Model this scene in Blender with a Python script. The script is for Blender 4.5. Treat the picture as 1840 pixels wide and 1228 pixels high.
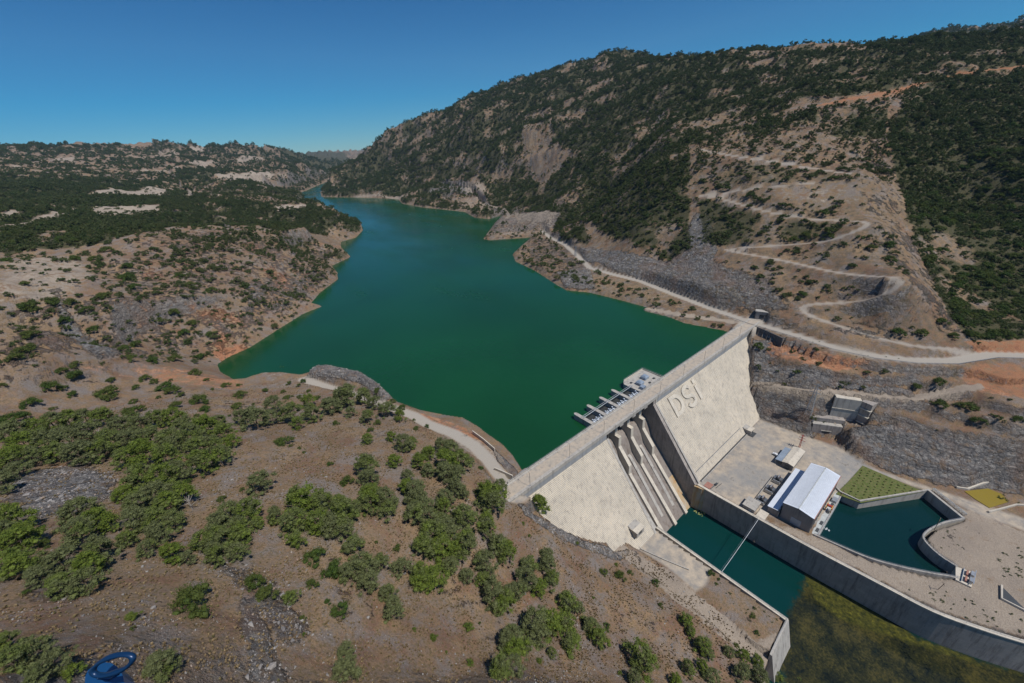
import bpy, math, random
import numpy as np
from mathutils import Vector, Matrix, Quaternion
random.seed(7); RNG = np.random.default_rng(11)
S = bpy.context.scene
for o in list(bpy.data.objects): bpy.data.objects.remove(o)
COL = S.collection
# ------------------------------------------------------------------ camera, sun, sky
# world axes: x along the dam crest to the right bank, y upstream, z up; z = 0 is the crest road; metres
CAMZ = 160.0; F = 716.0; CX = 920.0; CY = 614.0
def _u(v): return v/np.linalg.norm(v)
_a = np.array([1925-CX, 178-CY, F]); _b = np.array([925-CX, 178+77-CY, F])
UPC = _u(np.cross(_a, _b)); UPC = -UPC if UPC[1] > 0 else UPC
AX = _u(_a); AW = _u(np.cross(UPC, AX)); RM = np.array([AX, AW, UPC])
cam_d = bpy.data.cameras.new('camera'); cam = bpy.data.objects.new('camera', cam_d); COL.objects.link(cam)
cam_d.sensor_width = 36; cam_d.lens = F/1840*36; cam_d.clip_start = 0.3; cam_d.clip_end = 60000
_r = RM@np.array([1, 0, 0.]); _t = RM@np.array([0, -1, 0.]); _k = -(RM@np.array([0, 0, 1.]))
cam.matrix_world = Matrix(((_r[0], _t[0], _k[0], 0), (_r[1], _t[1], _k[1], 0), (_r[2], _t[2], _k[2], CAMZ), (0, 0, 0, 1)))
S.camera = cam
SUN = Vector((1.3, -5.3, 9.6)).normalized()
sd = bpy.data.lights.new('sun', 'SUN'); sd.energy = 3.9; sd.angle = math.radians(.55); sd.color = (1, .955, .89)
so = bpy.data.objects.new('sun', sd); COL.objects.link(so); so.rotation_euler = SUN.to_track_quat('Z', 'Y').to_euler(); so.location = (0, 0, 900)
w = bpy.data.worlds.new('World'); S.world = w; w.use_nodes = True; nt = w.node_tree; nt.nodes.clear()
sk = nt.nodes.new('ShaderNodeTexSky'); sk.sky_type = 'NISHITA'; sk.sun_disc = False
sk.sun_elevation = math.asin(SUN.z); sk.sun_rotation = math.atan2(SUN.x, SUN.y); sk.altitude = 900; sk.air_density = 1.0; sk.dust_density = .1; sk.ozone_density = 4.0
bg = nt.nodes.new('ShaderNodeBackground'); bg.inputs[1].default_value = .07
wo = nt.nodes.new('ShaderNodeOutputWorld'); tm = nt.nodes.new('ShaderNodeMix'); tm.data_type = 'RGBA'; tm.blend_type = 'MULTIPLY'; tm.inputs[0].default_value = 1; gc_ = nt.nodes.new('ShaderNodeTexCoord'); gs_ = nt.nodes.new('ShaderNodeSeparateXYZ'); nt.links.new(gc_.outputs['Generated'], gs_.inputs[0]); gr_ = nt.nodes.new('ShaderNodeValToRGB'); nt.links.new(gs_.outputs[2], gr_.inputs[0]); nt.links.new(gr_.outputs[0], tm.inputs[7])
for k_, (p_, c_) in enumerate(((0, (.50, .80, .96)), (.10, (.10, .72, 1.02)), (.26, (.0, .50, .86)), (.6, (.35, .75, 1.1)))):
    e_ = gr_.color_ramp.elements[k_] if k_ < 2 else gr_.color_ramp.elements.new(p_)
    e_.position = p_; e_.color = (*c_, 1)
nt.links.new(sk.outputs[0], tm.inputs[6]); nt.links.new(tm.outputs[2], bg.inputs[0]); nt.links.new(bg.outputs[0], wo.inputs[0])
S.view_settings.view_transform = 'Standard'; S.view_settings.look = 'None'; S.view_settings.exposure = .2; S.view_settings.gamma = 1
S.render.engine = 'CYCLES'
S.cycles.max_bounces = 5; S.cycles.diffuse_bounces = 2; S.cycles.glossy_bounces = 2; S.cycles.transparent_max_bounces = 6; S.cycles.volume_bounces = 0
# ------------------------------------------------------------------ picture <-> place
def rayd(px, py): return RM@np.array([px-CX, py-CY, F])
def at(px, py, z):                      # the point at height z seen at that pixel
    d = rayd(px, py); t = (z-CAMZ)/d[2]; return np.array([d[0]*t, d[1]*t, z])
def at_r(px, py, r):                    # the point at plan distance r
    d = rayd(px, py); t = r/math.hypot(d[0], d[1]); return np.array([d[0]*t, d[1]*t, CAMZ+d[2]*t])
def xy(l, z): return [tuple(at(a, b, z)[:2]) for a, b in l]
# ------------------------------------------------------------------ noise
_P = np.random.default_rng(3).permutation(4096); _G = np.random.default_rng(4).normal(size=(4096, 2)); _G /= np.linalg.norm(_G, axis=1)[:, None]
def perlin(x, y):
    xi = np.floor(x).astype(np.int64); yi = np.floor(y).astype(np.int64); fx = x-xi; fy = y-yi
    u = fx*fx*fx*(fx*(fx*6-15)+10); v = fy*fy*fy*(fy*(fy*6-15)+10)
    def g(i, j):
        k = _P[(_P[(xi+i) & 4095]+yi+j) & 4095]; return _G[k, 0]*(fx-i)+_G[k, 1]*(fy-j)
    return (g(0, 0)*(1-u)+g(1, 0)*u)*(1-v)+(g(0, 1)*(1-u)+g(1, 1)*u)*v
def fbm(x, y, s, octv=4, ridged=False):
    a = 1; t = np.zeros_like(x); x = x/s; y = y/s
    for k in range(octv):
        n = perlin(x+17.3*k, y-9.1*k)
        t += a*((.5-np.abs(n)*1.6) if ridged else n); a *= .5; x = x*2.03; y = y*2.03
    return t
def sstep(a, b, x):
    t = np.clip((x-a)/(b-a), 0, 1); return t*t*(3-2*t)
def sdf(poly, X, Y, margin=1e9):        # signed distance, negative inside
    P = np.array(poly, float); out = np.full(X.shape, margin, float)
    m = (X > P[:, 0].min()-margin) & (X < P[:, 0].max()+margin) & (Y > P[:, 1].min()-margin) & (Y < P[:, 1].max()+margin)
    x = X[m]; y = Y[m]; d = np.full(x.shape, 1e18); ins = np.zeros(x.shape, bool)
    for i in range(len(P)):
        a = P[i]; b = P[(i+1) % len(P)]; e = b-a; L = e@e+1e-12
        t = np.clip(((x-a[0])*e[0]+(y-a[1])*e[1])/L, 0, 1)
        d = np.minimum(d, (x-a[0]-t*e[0])**2+(y-a[1]-t*e[1])**2)
        if a[1] != b[1]:
            c = ((a[1] > y) != (b[1] > y)) & (x < (b[0]-a[0])*(y-a[1])/(b[1]-a[1])+a[0]); ins ^= c
    out[m] = np.where(ins, -np.sqrt(d), np.sqrt(d)); return out
def pline(pts, X, Y, margin):           # distance to an open line and its height there; pts (x, y, z)
    P = np.array(pts, float); out = np.full(X.shape, margin, float); zz = np.zeros(X.shape)
    m = (X > P[:, 0].min()-margin) & (X < P[:, 0].max()+margin) & (Y > P[:, 1].min()-margin) & (Y < P[:, 1].max()+margin)
    x = X[m]; y = Y[m]; d = np.full(x.shape, 1e18); z = np.zeros(x.shape)
    for i in range(len(P)-1):
        a = P[i]; b = P[i+1]; e = (b-a)[:2]; L = e@e+1e-12
        t = np.clip(((x-a[0])*e[0]+(y-a[1])*e[1])/L, 0, 1); q = (x-a[0]-t*e[0])**2+(y-a[1]-t*e[1])**2
        z = np.where(q < d, a[2]+t*(b[2]-a[2]), z); d = np.minimum(d, q)
    out[m] = np.minimum(np.sqrt(d), margin); zz[m] = z; return out, zz
# ------------------------------------------------------------------ terrain: heights read off the photograph at known places
WL = -5.0; PLAT = -51.0; TW = -70.0; POND = -57.0
CZ = [  # pixel x, y, height
 (944,896,-3),(960,915,-8),(1000,950,-19),(1040,965,-29),(1070,975,-35),(1100,978,-41),(1130,978,-46),(1150,985,-51),
 (910,872,-1),(880,840,0),(840,800,0),(780,765,1),(700,728,3),(650,700,5),(600,688,5),(560,690,5),
 (620,740,13),(560,760,20),(520,720,14),(700,800,20),(760,850,19),(850,880,12),(650,880,32),(760,950,24),(850,950,12),
 (900,1000,2),(900,920,7),(1000,1000,-18),(1000,1060,-14),(1100,1060,-34),(1180,1060,-46),(1100,1120,-28),(1200,1130,-40),(1260,1110,-48),(1300,1180,-48),(1340,1190,-52),(1390,1200,-58),
 (760,1040,20),(650,1000,35),(600,1100,42),(640,1228,44),(760,1150,26),(800,1228,26),(900,1150,6),(1000,1228,2),(1000,1150,-8),(1100,1228,-16),(1200,1228,-32),(1300,1228,-46),(1400,1228,-60),
 (400,800,40),(450,900,46),(400,1000,54),(300,900,52),(300,1100,66),(300,1228,74),(480,1228,58),(460,1100,54),(150,1228,84),(0,1228,94),(0,1000,72),(100,1100,76),(0,880,60),(150,870,56),(200,800,46),(0,780,50),(100,740,38),(300,740,32),
 (60,690,30),(140,668,27),(240,652,25),(330,660,20),(420,690,9),(470,680,4),(520,672,2),(350,700,20),(440,720,14),(480,740,18),
 (1350,592,0),(1340,575,0),(1450,612,0),(1600,645,0),(1840,652,0),(1230,560,0),(1100,492,0),(1030,450,0),(985,425,0),
 (1352,640,-14),(1350,690,-29),(1358,720,-40),(1400,620,-6),(1500,662,-8),(1430,660,-12),(1400,690,-24),(1450,700,-22),(1540,708,-20),(1640,712,-17),(1700,700,-12),(1760,680,-6),
 (1420,720,-33),(1480,735,-32),(1600,735,-25),(1600,790,-38),(1700,770,-26),(1700,830,-42),(1840,760,-15),(1840,700,-5),(1800,820,-35),(1600,830,-48),(1840,850,-42),
]
CR = [  # pixel x, y, plan distance
 # right mountain
 (1420,548,404),(1430,500,440),(1450,460,475),(1400,420,505),(1500,400,520),(1400,350,560),(1300,360,575),(1400,300,610),(1250,280,680),(1500,310,600),
 (1300,470,468),(1240,450,505),(1200,470,505),(1240,360,590),(1200,330,640),(1600,500,420),(1570,400,500),(1560,300,600),(1500,250,700),(1400,230,740),(1600,180,860),(1480,180,860),
 (1500,590,385),(1600,600,398),(1560,560,415),(1700,610,412),(1740,600,428),(1690,540,470),(1640,500,450),(1700,630,398),(1640,430,540),(1590,330,640),(1590,250,760),(1730,500,540),(1800,560,500),(1840,590,470),(1750,380,690),(1840,420,640),(1840,300,740),(1730,260,790),(1840,200,900),(1730,170,950),
 (1840,120,1120),(1700,110,1180),(1600,130,1080),(1500,140,1050),(1400,150,1080),(1300,170,1080),(1300,240,850),(1200,250,850),(1240,200,1020),(1200,160,1230),(1150,140,1500),(1100,180,1400),(1100,260,1080),(1140,330,720),(1100,360,850),(1100,440,600),(1150,420,560),(1040,400,760),(1040,330,960),
 (1000,280,1250),(1000,350,1010),(1000,200,1600),(950,240,1450),(950,300,1330),(950,350,1180),(920,300,1400),(900,350,1280),(900,250,1500),(860,300,1600),(850,210,1850),(800,300,1750),(800,240,2050),(750,290,1950),(700,310,2300),(700,280,2350),(650,310,2700),(640,330,2300),(600,340,2150),(1000,150,1900),(1060,140,1800),(1100,120,1850),(940,180,2000),
 (900,380,1085),(930,385,1020),(1000,385,860),(960,410,800),(820,352,1380),(760,350,1560),(720,345,1800),(940,445,672),(980,470,572),(1060,500,480),
 # its skyline
 (1840,82,1300),(1740,82,1330),(1650,90,1330),(1550,92,1300),(1450,92,1330),(1400,95,1400),(1300,106,1500),(1200,118,1700),(1145,122,1900),(1125,103,2150),(1060,116,2150),(1000,132,2200),(930,152,2250),(860,180,2300),(800,203,2350),(750,224,2400),(700,247,2450),(670,266,2550),(650,287,2700),(630,305,2700),
 # left hill by the reservoir
 (520,625,385),(430,640,405),(560,600,440),(400,600,440),(300,620,405),(200,620,400),(480,560,480),(560,530,540),(400,520,520),(590,480,650),(520,470,640),(300,540,480),(200,560,460),(100,600,420),(0,600,420),(0,640,375),(100,640,380),(0,520,500),(100,520,500),(200,480,560),(300,460,600),(400,450,640),(500,440,700),(580,440,730),(250,415,690),(300,406,730),(400,404,770),(500,412,800),(570,425,790),(100,450,640),(0,470,600),
 (600,395,900),(560,395,920),(640,400,930),
 (120,620,400),(260,612,412),
 # plateau and far hills on the left
 (0,420,800),(100,415,850),(200,400,1000),(300,385,1150),(400,385,1150),(500,385,1150),(560,375,1250),(0,380,1100),(120,375,1200),(250,360,1500),(400,360,1550),(500,362,1450),(0,340,1700),(150,335,1900),(300,335,2100),(420,345,1900),(480,350,1800),(520,335,2100),
 (0,310,2300),(150,310,2500),(300,310,2700),(450,320,2500),(550,320,2500),(0,285,3100),(150,285,3300),(300,285,3400),(450,295,3200),(560,300,3300),(590,315,3000),
 (0,262,4200),(80,264,4200),(170,258,4300),(300,259,4300),(360,266,4300),(440,263,4400),(500,271,4500),(540,282,4600),(575,296,4500),(600,312,4200),
 (560,276,9000),(620,274,9000),(520,277,9000),(600,290,6500),(640,290,7000),(540,284,7000),
 (1620,84,3600),(1700,66,3700),(1780,52,3800),(1840,44,3900),(1560,92,3600),
]
CH = [  # hidden ground behind a crest: pixel x, y, plan distance, metres below the sight line
 (1840,82,2200,140),(1600,92,2100,120),(1400,95,2200,120),(1200,118,2400,100),(1060,116,2900,120),(930,152,3000,120),(800,203,3100,140),(700,247,3200,140),(650,287,3600,160),
 (350,406,900,14),(500,412,930,30),(250,415,830,8),(1620,84,2700,160),(1840,44,4800,150),
 (0,262,6000,250),(170,258,6000,250),(300,259,6000,260),(440,263,6000,280),(500,271,5700,200),(360,259,9000,300),(0,262,9000,400),(700,247,6500,300),(930,152,6500,500),(1125,103,6500,900),(1840,60,9000,900),(1400,95,6500,700),
 (240,652,375,12),(140,668,360,12),(330,660,385,15),
 (600,268,14000,300),(1840,60,14000,1500),(0,262,14000,900),(1125,103,14000,2000),
]
EX = [(150,-150,-48),(260,-150,-50),(330,-60,-48),(400,-200,-45),(60,-60,20),(-40,-60,80),(-150,50,110),(-150,250,80),(-300,500,60),(0,0,42),(30,30,42),(500,-120,-10),(700,-200,80),(60,0,10),(100,-20,-20)]
pts = [at(a, b, z) for a, b, z in CZ]+[at_r(a, b, r) for a, b, r in CR]+[at_r(a, b, r)-np.array([0, 0, d]) for a, b, r, d in CH]+[np.array(e, float) for e in EX]
pts = np.array(pts)
def azr(x, y): return np.arctan2(x, y), np.log(np.maximum(np.hypot(x, y), 12))
ca, cl = azr(pts[:, 0], pts[:, 1]); ct = (pts[:, 2]-CAMZ)/np.maximum(np.hypot(pts[:, 0], pts[:, 1]), 12)
near = np.hypot(pts[:, 0], pts[:, 1]) < 45; keep = ~near; ca, cl, ct = ca[keep], cl[keep], ct[keep]
def kern(d2): return np.sqrt(d2+.0004)
K = kern((ca[:, None]-ca)**2+(cl[:, None]-cl)**2)-np.eye(len(ca))*.004
n_ = len(ca); M_ = np.zeros((n_+3, n_+3)); M_[:n_, :n_] = K; M_[:n_, n_] = M_[n_, :n_] = 1; M_[:n_, n_+1] = M_[n_+1, :n_] = ca; M_[:n_, n_+2] = M_[n_+2, :n_] = cl
WT = np.linalg.solve(M_, np.concatenate([ct, [0, 0, 0]]))
def base_t(a, l):
    out = np.empty(a.shape); fa = a.ravel(); fl = l.ravel(); fo = out.ravel()
    for i in range(0, len(fa), 20000):
        aa = fa[i:i+20000, None]; ll = fl[i:i+20000, None]
        fo[i:i+20000] = kern((aa-ca)**2+(ll-cl)**2)@WT[:n_]+WT[n_]+WT[n_+1]*aa[:, 0]+WT[n_+2]*ll[:, 0]
    return fo.reshape(a.shape)
# the sheet: rings that widen with distance
AZ = np.radians(np.arange(-52, 128.01, .135)); rr = [22.0]
while rr[-1] < 15000:
    q = rr[-1]; rr.append(q*(1.022 if q < 50 else 1.0072 if q < 520 else 1.0105 if q < 3000 else 1.03))
RR = np.array(rr); LR = np.log(RR)
# coarse solve, then refined
a2 = AZ[::6]; l2 = LR[::3]
if l2[-1] < LR[-1]: l2 = np.append(l2, LR[-1])
if a2[-1] < AZ[-1]: a2 = np.append(a2, AZ[-1])
TB = base_t(*np.meshgrid(a2, l2))
def resample(T):
    T1 = np.array([np.interp(AZ, a2, row) for row in T])
    return np.array([np.interp(LR, l2, T1[:, j]) for j in range(len(AZ))]).T
TBf = resample(TB)
GA, GL = np.meshgrid(AZ, LR); GR = np.exp(GL); GX = GR*np.sin(GA); GY = GR*np.cos(GA)
GZ = CAMZ+TBf*GR
# relief
amp = np.interp(GR, [40, 150, 350, 600, 1200, 3000, 9000], [.7, 1.1, 3.2, 8, 20, 38, 90])*np.where(GX < 150, np.interp(GR, [330, 420, 900], [1, 1.7, 1]), 1)
gul = np.abs(perlin((GX*.9+GY*.25)/150, (GY*.95-GX*.2)/420+3.3))*2.2+.6*np.abs(perlin((GX*.8+GY*.3)/62, GY/170))
GZ += np.interp(GR, [520, 800, 1500, 3500], [0, 16, 34, 60])*(GX > 60)*(.75-gul)*.8
GZ += amp*(fbm(GX, GY, 46, 4)*.55*np.interp(GR, [0, 500, 1500], [1, .9, .5])+np.interp(GR, [200, 600], [0, 1])*(fbm(GX+.35*GY, GY, 210, 4, True)-.35)*.8)
RES_PX = [(390,655),(410,642),(450,624),(500,592),(545,564),(580,550),(558,546),(575,526),(607,502),(606,490),(596,478),(630,462),(613,445),(612,435),(640,427),(652,414),(648,400),(600,392),(560,392),(540,388),(580,372),(545,366),(500,364),(490,357),(530,350),(552,342),(572,333),(592,325),(602,321),
 (590,332),(576,345),(578,354),(640,355),(716,358),(722,366),(760,373),(835,381),(852,391),(878,394),(905,386),(890,400),(868,430),(880,432),(955,427),(938,441),(921,457),(926,470),(960,486),(1000,512),(1018,522),(1060,526),(1120,541),(1160,552),(1192,566),(1230,581),(1268,588),(1308,596)]
RES = xy(RES_PX, WL)+[(352, 127), (345, 118), (96, 118), (93, 131)]+xy([(940,848),(921,818),(902,798),(876,780),(858,766),(832,751),(798,746),(757,738),(712,722),(694,704),(660,684),(610,672),(575,668),(552,676),(520,672),(480,674),(446,687),(420,682),(395,668)], WL)
DS = sdf(RES, GX, GY, 700)
far = np.hypot(GX, GY)
bank = np.interp(far, [100, 400, 1000], [.9, .75, .7])
up = (GY > 118) | (DS < 60)
GZ = np.where((GY > 118) & (DS > 0), np.maximum(GZ, WL+np.minimum(.5+.35*DS, 4)), GZ)
GZ = np.where((GY > 112) & (DS > 0) & (DS < 600), np.minimum(GZ, WL+.3+bank*DS+np.clip(DS-50, 0, 1e9)*2), GZ)
GZ = np.where(DS <= 0, np.minimum(WL-.4+DS*.35, WL-.4), GZ); GZ = np.where(DS < -40, WL-14, GZ)
# lookup and sight lines on the sheet
def zat(x, y, G=None):
    G = GZ if G is None else G
    x = np.asarray(x, float); y = np.asarray(y, float)
    a = np.arctan2(x, y); l = np.log(np.hypot(x, y)); fi = np.clip(np.interp(l, LR, np.arange(len(LR))), 0, len(LR)-1.001); fj = np.clip((a-AZ[0])/(AZ[1]-AZ[0]), 0, len(AZ)-1.001)
    i = fi.astype(int); j = fj.astype(int); u = fi-i; v = fj-j
    return (G[i, j]*(1-u)+G[i+1, j]*u)*(1-v)+(G[i, j+1]*(1-u)+G[i+1, j+1]*u)*v
def hit(px, py, lift=0):
    d = rayd(px, py); s = d[2]/math.hypot(d[0], d[1]); a = math.atan2(d[0], d[1]); fj = min(max((a-AZ[0])/(AZ[1]-AZ[0]), 0), len(AZ)-1.001); j = int(fj); v = fj-j
    col = GZ[:, j]*(1-v)+GZ[:, j+1]*v+lift; g = CAMZ+s*RR-col; k = np.argmax(g < 0)
    if g[k] >= 0 or k == 0: k = len(RR)-1; u = 0
    else: u = g[k-1]/(g[k-1]-g[k]); u -= 1
    r = RR[k]+(u*(RR[k]-RR[k-1]) if u else 0); return np.array([r*math.sin(a), r*math.cos(a), CAMZ+s*r])
def hits(l, step=40):                   # a traced outline laid on the ground
    out = []
    for i in range(len(l)):
        a = l[i]; b = l[(i+1) % len(l)]; n = max(1, int(math.hypot(a[0]-b[0], a[1]-b[1])/step))
        for k in range(n): out.append(tuple(hit(a[0]+(b[0]-a[0])*k/n, a[1]+(b[1]-a[1])*k/n)[:2]))
    return out
def track(l, step=14, smooth=3):
    out = []
    for i in range(len(l)-1):
        a = l[i]; b = l[i+1]; n = max(1, int(math.hypot(a[0]-b[0], a[1]-b[1])/step))
        for k in range(n): out.append(hit(a[0]+(b[0]-a[0])*k/n, a[1]+(b[1]-a[1])*k/n))
    out.append(hit(*l[-1])); P = np.array(out)
    for _ in range(smooth):
        Q = P.copy(); Q[1:-1] = (P[:-2]+2*P[1:-1]+P[2:])/4; P = Q
    return P
MR = {k: np.zeros(GX.shape) for k in ('rock', 'orange', 'pale', 'road', 'green', 'conc', 'track')}
def road(P, half, fade, key='road', blend=1.0, keyw=None):
    global GZ
    d, z = pline(P, GX, GY, half+fade+14); t = 1-sstep(half, half+fade, d)
    GZ = GZ*(1-t*blend)+z*t*blend; MR[key] = np.maximum(MR[key], 1-sstep((keyw or half)*.85, (keyw or half)*1.15+.3, d)); return d
ZIG = track([(1855,640),(1790,632),(1730,628),(1660,625),(1600,614),(1540,597),(1480,577),(1440,562),(1428,552),(1445,546),(1500,546),(1560,540),(1600,525),(1634,504),(1618,498),(1560,497),(1500,490),(1420,471),(1350,458),(1290,448),(1330,446),(1420,440),(1480,436),(1530,420),(1574,399),(1540,398),(1480,396),(1400,386),(1330,368),(1290,354),(1245,352),(1290,349),(1380,335),(1460,330)])
ZIG2 = track([(1262,270),(1300,278),(1400,292),(1470,305),(1525,312)])
BED = track([(1470,190),(1560,172),(1600,166),(1660,150),(1720,134),(1840,118)])
dz1 = road(ZIG, 3.0, 5, 'track', keyw=2.2); dz2 = road(ZIG2, 3.2, 5, 'track', keyw=2.3); road(BED, 5, 8, 'orange', .6)
MAINR = [at(a, b, z) for a, b, z in [(975,416,0),(990,428,0),(1015,440,0),(1040,462,0),(1060,482,0),(1100,493,0),(1150,505,0),(1200,525,0),(1260,548,0),(1310,566,0),(1345,578,0),(1385,590,0),(1440,606,0),(1500,625,0),(1570,640,0),(1640,648,0),(1710,649,0),(1780,638,0),(1860,640,0)]]
BANK = [tuple(p[:2]) for p in MAINR[:12]]+xy([(1310,597),(1230,582),(1160,553),(1060,527),(1000,513),(960,487),(926,471),(921,457),(938,441),(955,427)], WL)
bk = sdf(BANK, GX, GY, 30); GZ = np.where(bk < 2, np.minimum(GZ, np.minimum(WL+.5+.55*np.clip(DS, 0, 99), .2)), GZ)
road(MAINR, 4.2, 6)
SHOREP = [at(a, b, z) for a, b, z in [(1165,555,-3.4),(1220,566,-3),(1280,574,-2),(1330,580,-.6)]]
road(SHOREP, 3.5, 3, 'pale')
FARR = [at(a, b, z) for a, b, z in [(740,349,2),(800,352,2),(850,357,2),(870,368,2),(905,375,2),(915,388,2),(908,398,1)]]
road(FARR, 4, 7, 'pale')
LEFTR = [at(a, b, z) for a, b, z in [(545,682,2),(590,697,1.5),(640,712,1),(700,732,1),(745,748,.6),(770,763,.5),(817,780,.4),(852,801,.2),(877,826,0),(892,846,0),(908,864,0)]]
road(LEFTR, 3.6, 4); 
road([(88,119,0),(100,122,0)], 7, 3, 'conc'); road([(352,121.5,0),(372,121.5,0)], 8, 4, 'road')
TERR = [at(a, b, z) for a, b, z in [(1356,690,-29),(1400,694,-25),(1450,702,-22),(1500,704,-20),(1580,712,-19),(1640,716,-17),(1690,706,-13),(1740,696,-9)]]
road(TERR, 3.0, 3, 'pale')
LBANK = [at(a, b, z) for a, b, z in [(1110,985,-46),(1180,1030,-53),(1240,1075,-53.6),(1300,1120,-53.8),(1360,1180,-56),(1450,1245,-62)]]
road(LBANK, 3.4, 4, 'pale')
GZ = np.where((GY > 112) & (DS > 0) & (DS < 60), np.minimum(GZ, WL+.3+1.6*DS), GZ)
# rock knob beside the left bank road
KN = at(600, 672, 4); dk = np.hypot((GX-KN[0])*.45+(GY-KN[1])*.3, (GY-KN[1])*.9-(GX-KN[0])*.3)
KNP = sdf(xy([(552,680),(570,664),(610,659),(650,664),(680,685),(706,715),(690,722),(650,694),(600,686)], 2), GX, GY, 40)
GZ += sstep(3, -5, KNP)*6; MR['rock'] = np.maximum(MR['rock'], sstep(2, -1, KNP))
BOXP = [(326, 44, -38), (334, 27, -38)]
road([(321.5,40,-38),(328.5,27,-38)], 4, 4, 'pale', keyw=.1)
# platform, pools, channel: flat works cut into the hill
PLATP = [(206,82),(306.5,82)]+xy([(1455,786),(1466,783),(1501,789),(1512,804),(1560,838),(1640,862),(1720,872),(1790,868),(1850,880)], PLAT)+[(420,-120),(420,-260),(222,-260),(230,-110),(222,-60),(211,-35),(209,0),(206,60)]
CHANP = [(161,82),(206.5,82),(207.5,40),(208.5,12),(211,-12),(213.5,-34),(221,-52),(232,-72),(246,-100),(260,-260),(60,-260),(88,-60),(112,-25),(140,8),(161.5,10.5)]
APRP = [(161.3,82)]+xy([(1143,986),(1200,1022),(1250,1064),(1300,1096),(1345,1148),(1382,1171)], -53.4)+[(161.3,10.6)]
PONDP = [(221,17.5),(264,17.5),(264,7),(303,-17),(290,-34),(272,-25),(260,-22),(254,-25.5),(250,-30),(249,-36.5),(242,-36.5),(236,-30),(229,-18),(223.5,-6)]
dp = sdf(PLATP, GX, GY, 90); da = sdf(APRP, GX, GY, 40); dc = sdf(CHANP, GX, GY, 80); dq = sdf(PONDP, GX, GY, 30)
GZ = np.where((GY < 117) & (dp > 0) & (dp < 85) & (GX > 206), np.minimum(GZ, PLAT+2.1*dp+.5+fbm(GX, GY, 9, 3)*2*sstep(0, 6, dp)), GZ)
GZ = np.where(dp <= 0, PLAT-.25, GZ)
GZ = np.where((da > 0) & (da < 30) & (GX < 165), np.minimum(GZ, -53.4+1.1*da), GZ); GZ = np.where(da <= 0, -53.6, GZ)
GZ = np.where((dc > 0) & (dc < 60) & (GX < 190) & (da > 0) & (GY < 9.5), np.minimum(GZ, TW+.2+.75*dc), GZ)
GZ = np.where(dc <= 1.2, np.minimum(GZ, TW-3), GZ); GZ = np.where(dq <= 1.0, POND-3, GZ)
# the ground under the dam body stays inside it
ins = (GX > 84) & (GX < 372) & (GY < 128) & (GY > 78)
bm = (GX > 206) & (GY < 117) & (GX < 480) & (dp > 0) & (GZ < -4) & (GZ > -50)
hq = (GZ-PLAT)/8.5+.35*fbm(GX, GY, 40, 3); fq = hq-np.floor(hq); bz = PLAT+(np.floor(hq)+sstep(.45, .95, fq)-(hq-(GZ-PLAT)/8.5))*8.5
GZ = np.where(bm, GZ+(np.clip(bz, -51, -2)-GZ)*.85*(1-np.clip(MR['road']+MR['pale'], 0, 1))*sstep(0, 3, dp), GZ)
flat_ = np.maximum(MR['road'], np.maximum(MR['conc'], MR['track'])); gz_r = np.abs(np.gradient(GZ, axis=0))/(np.gradient(GR, axis=0)); gz_a = np.abs(np.gradient(GZ, axis=1))/(GR*(AZ[1]-AZ[0]))
stp = sstep(.55, 1.3, np.hypot(gz_r, gz_a)); cutm = (dp > .5) & (da > .5) & (dc > 1.5) & (dq > 1) & (DS > 2)
GZ += cutm*stp*(1-flat_)*fbm(GX+GZ*.3, GY-GZ*.3, 8, 4, True)*np.interp(GR, [100, 400, 900], [.5, 1.1, 4])
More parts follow.
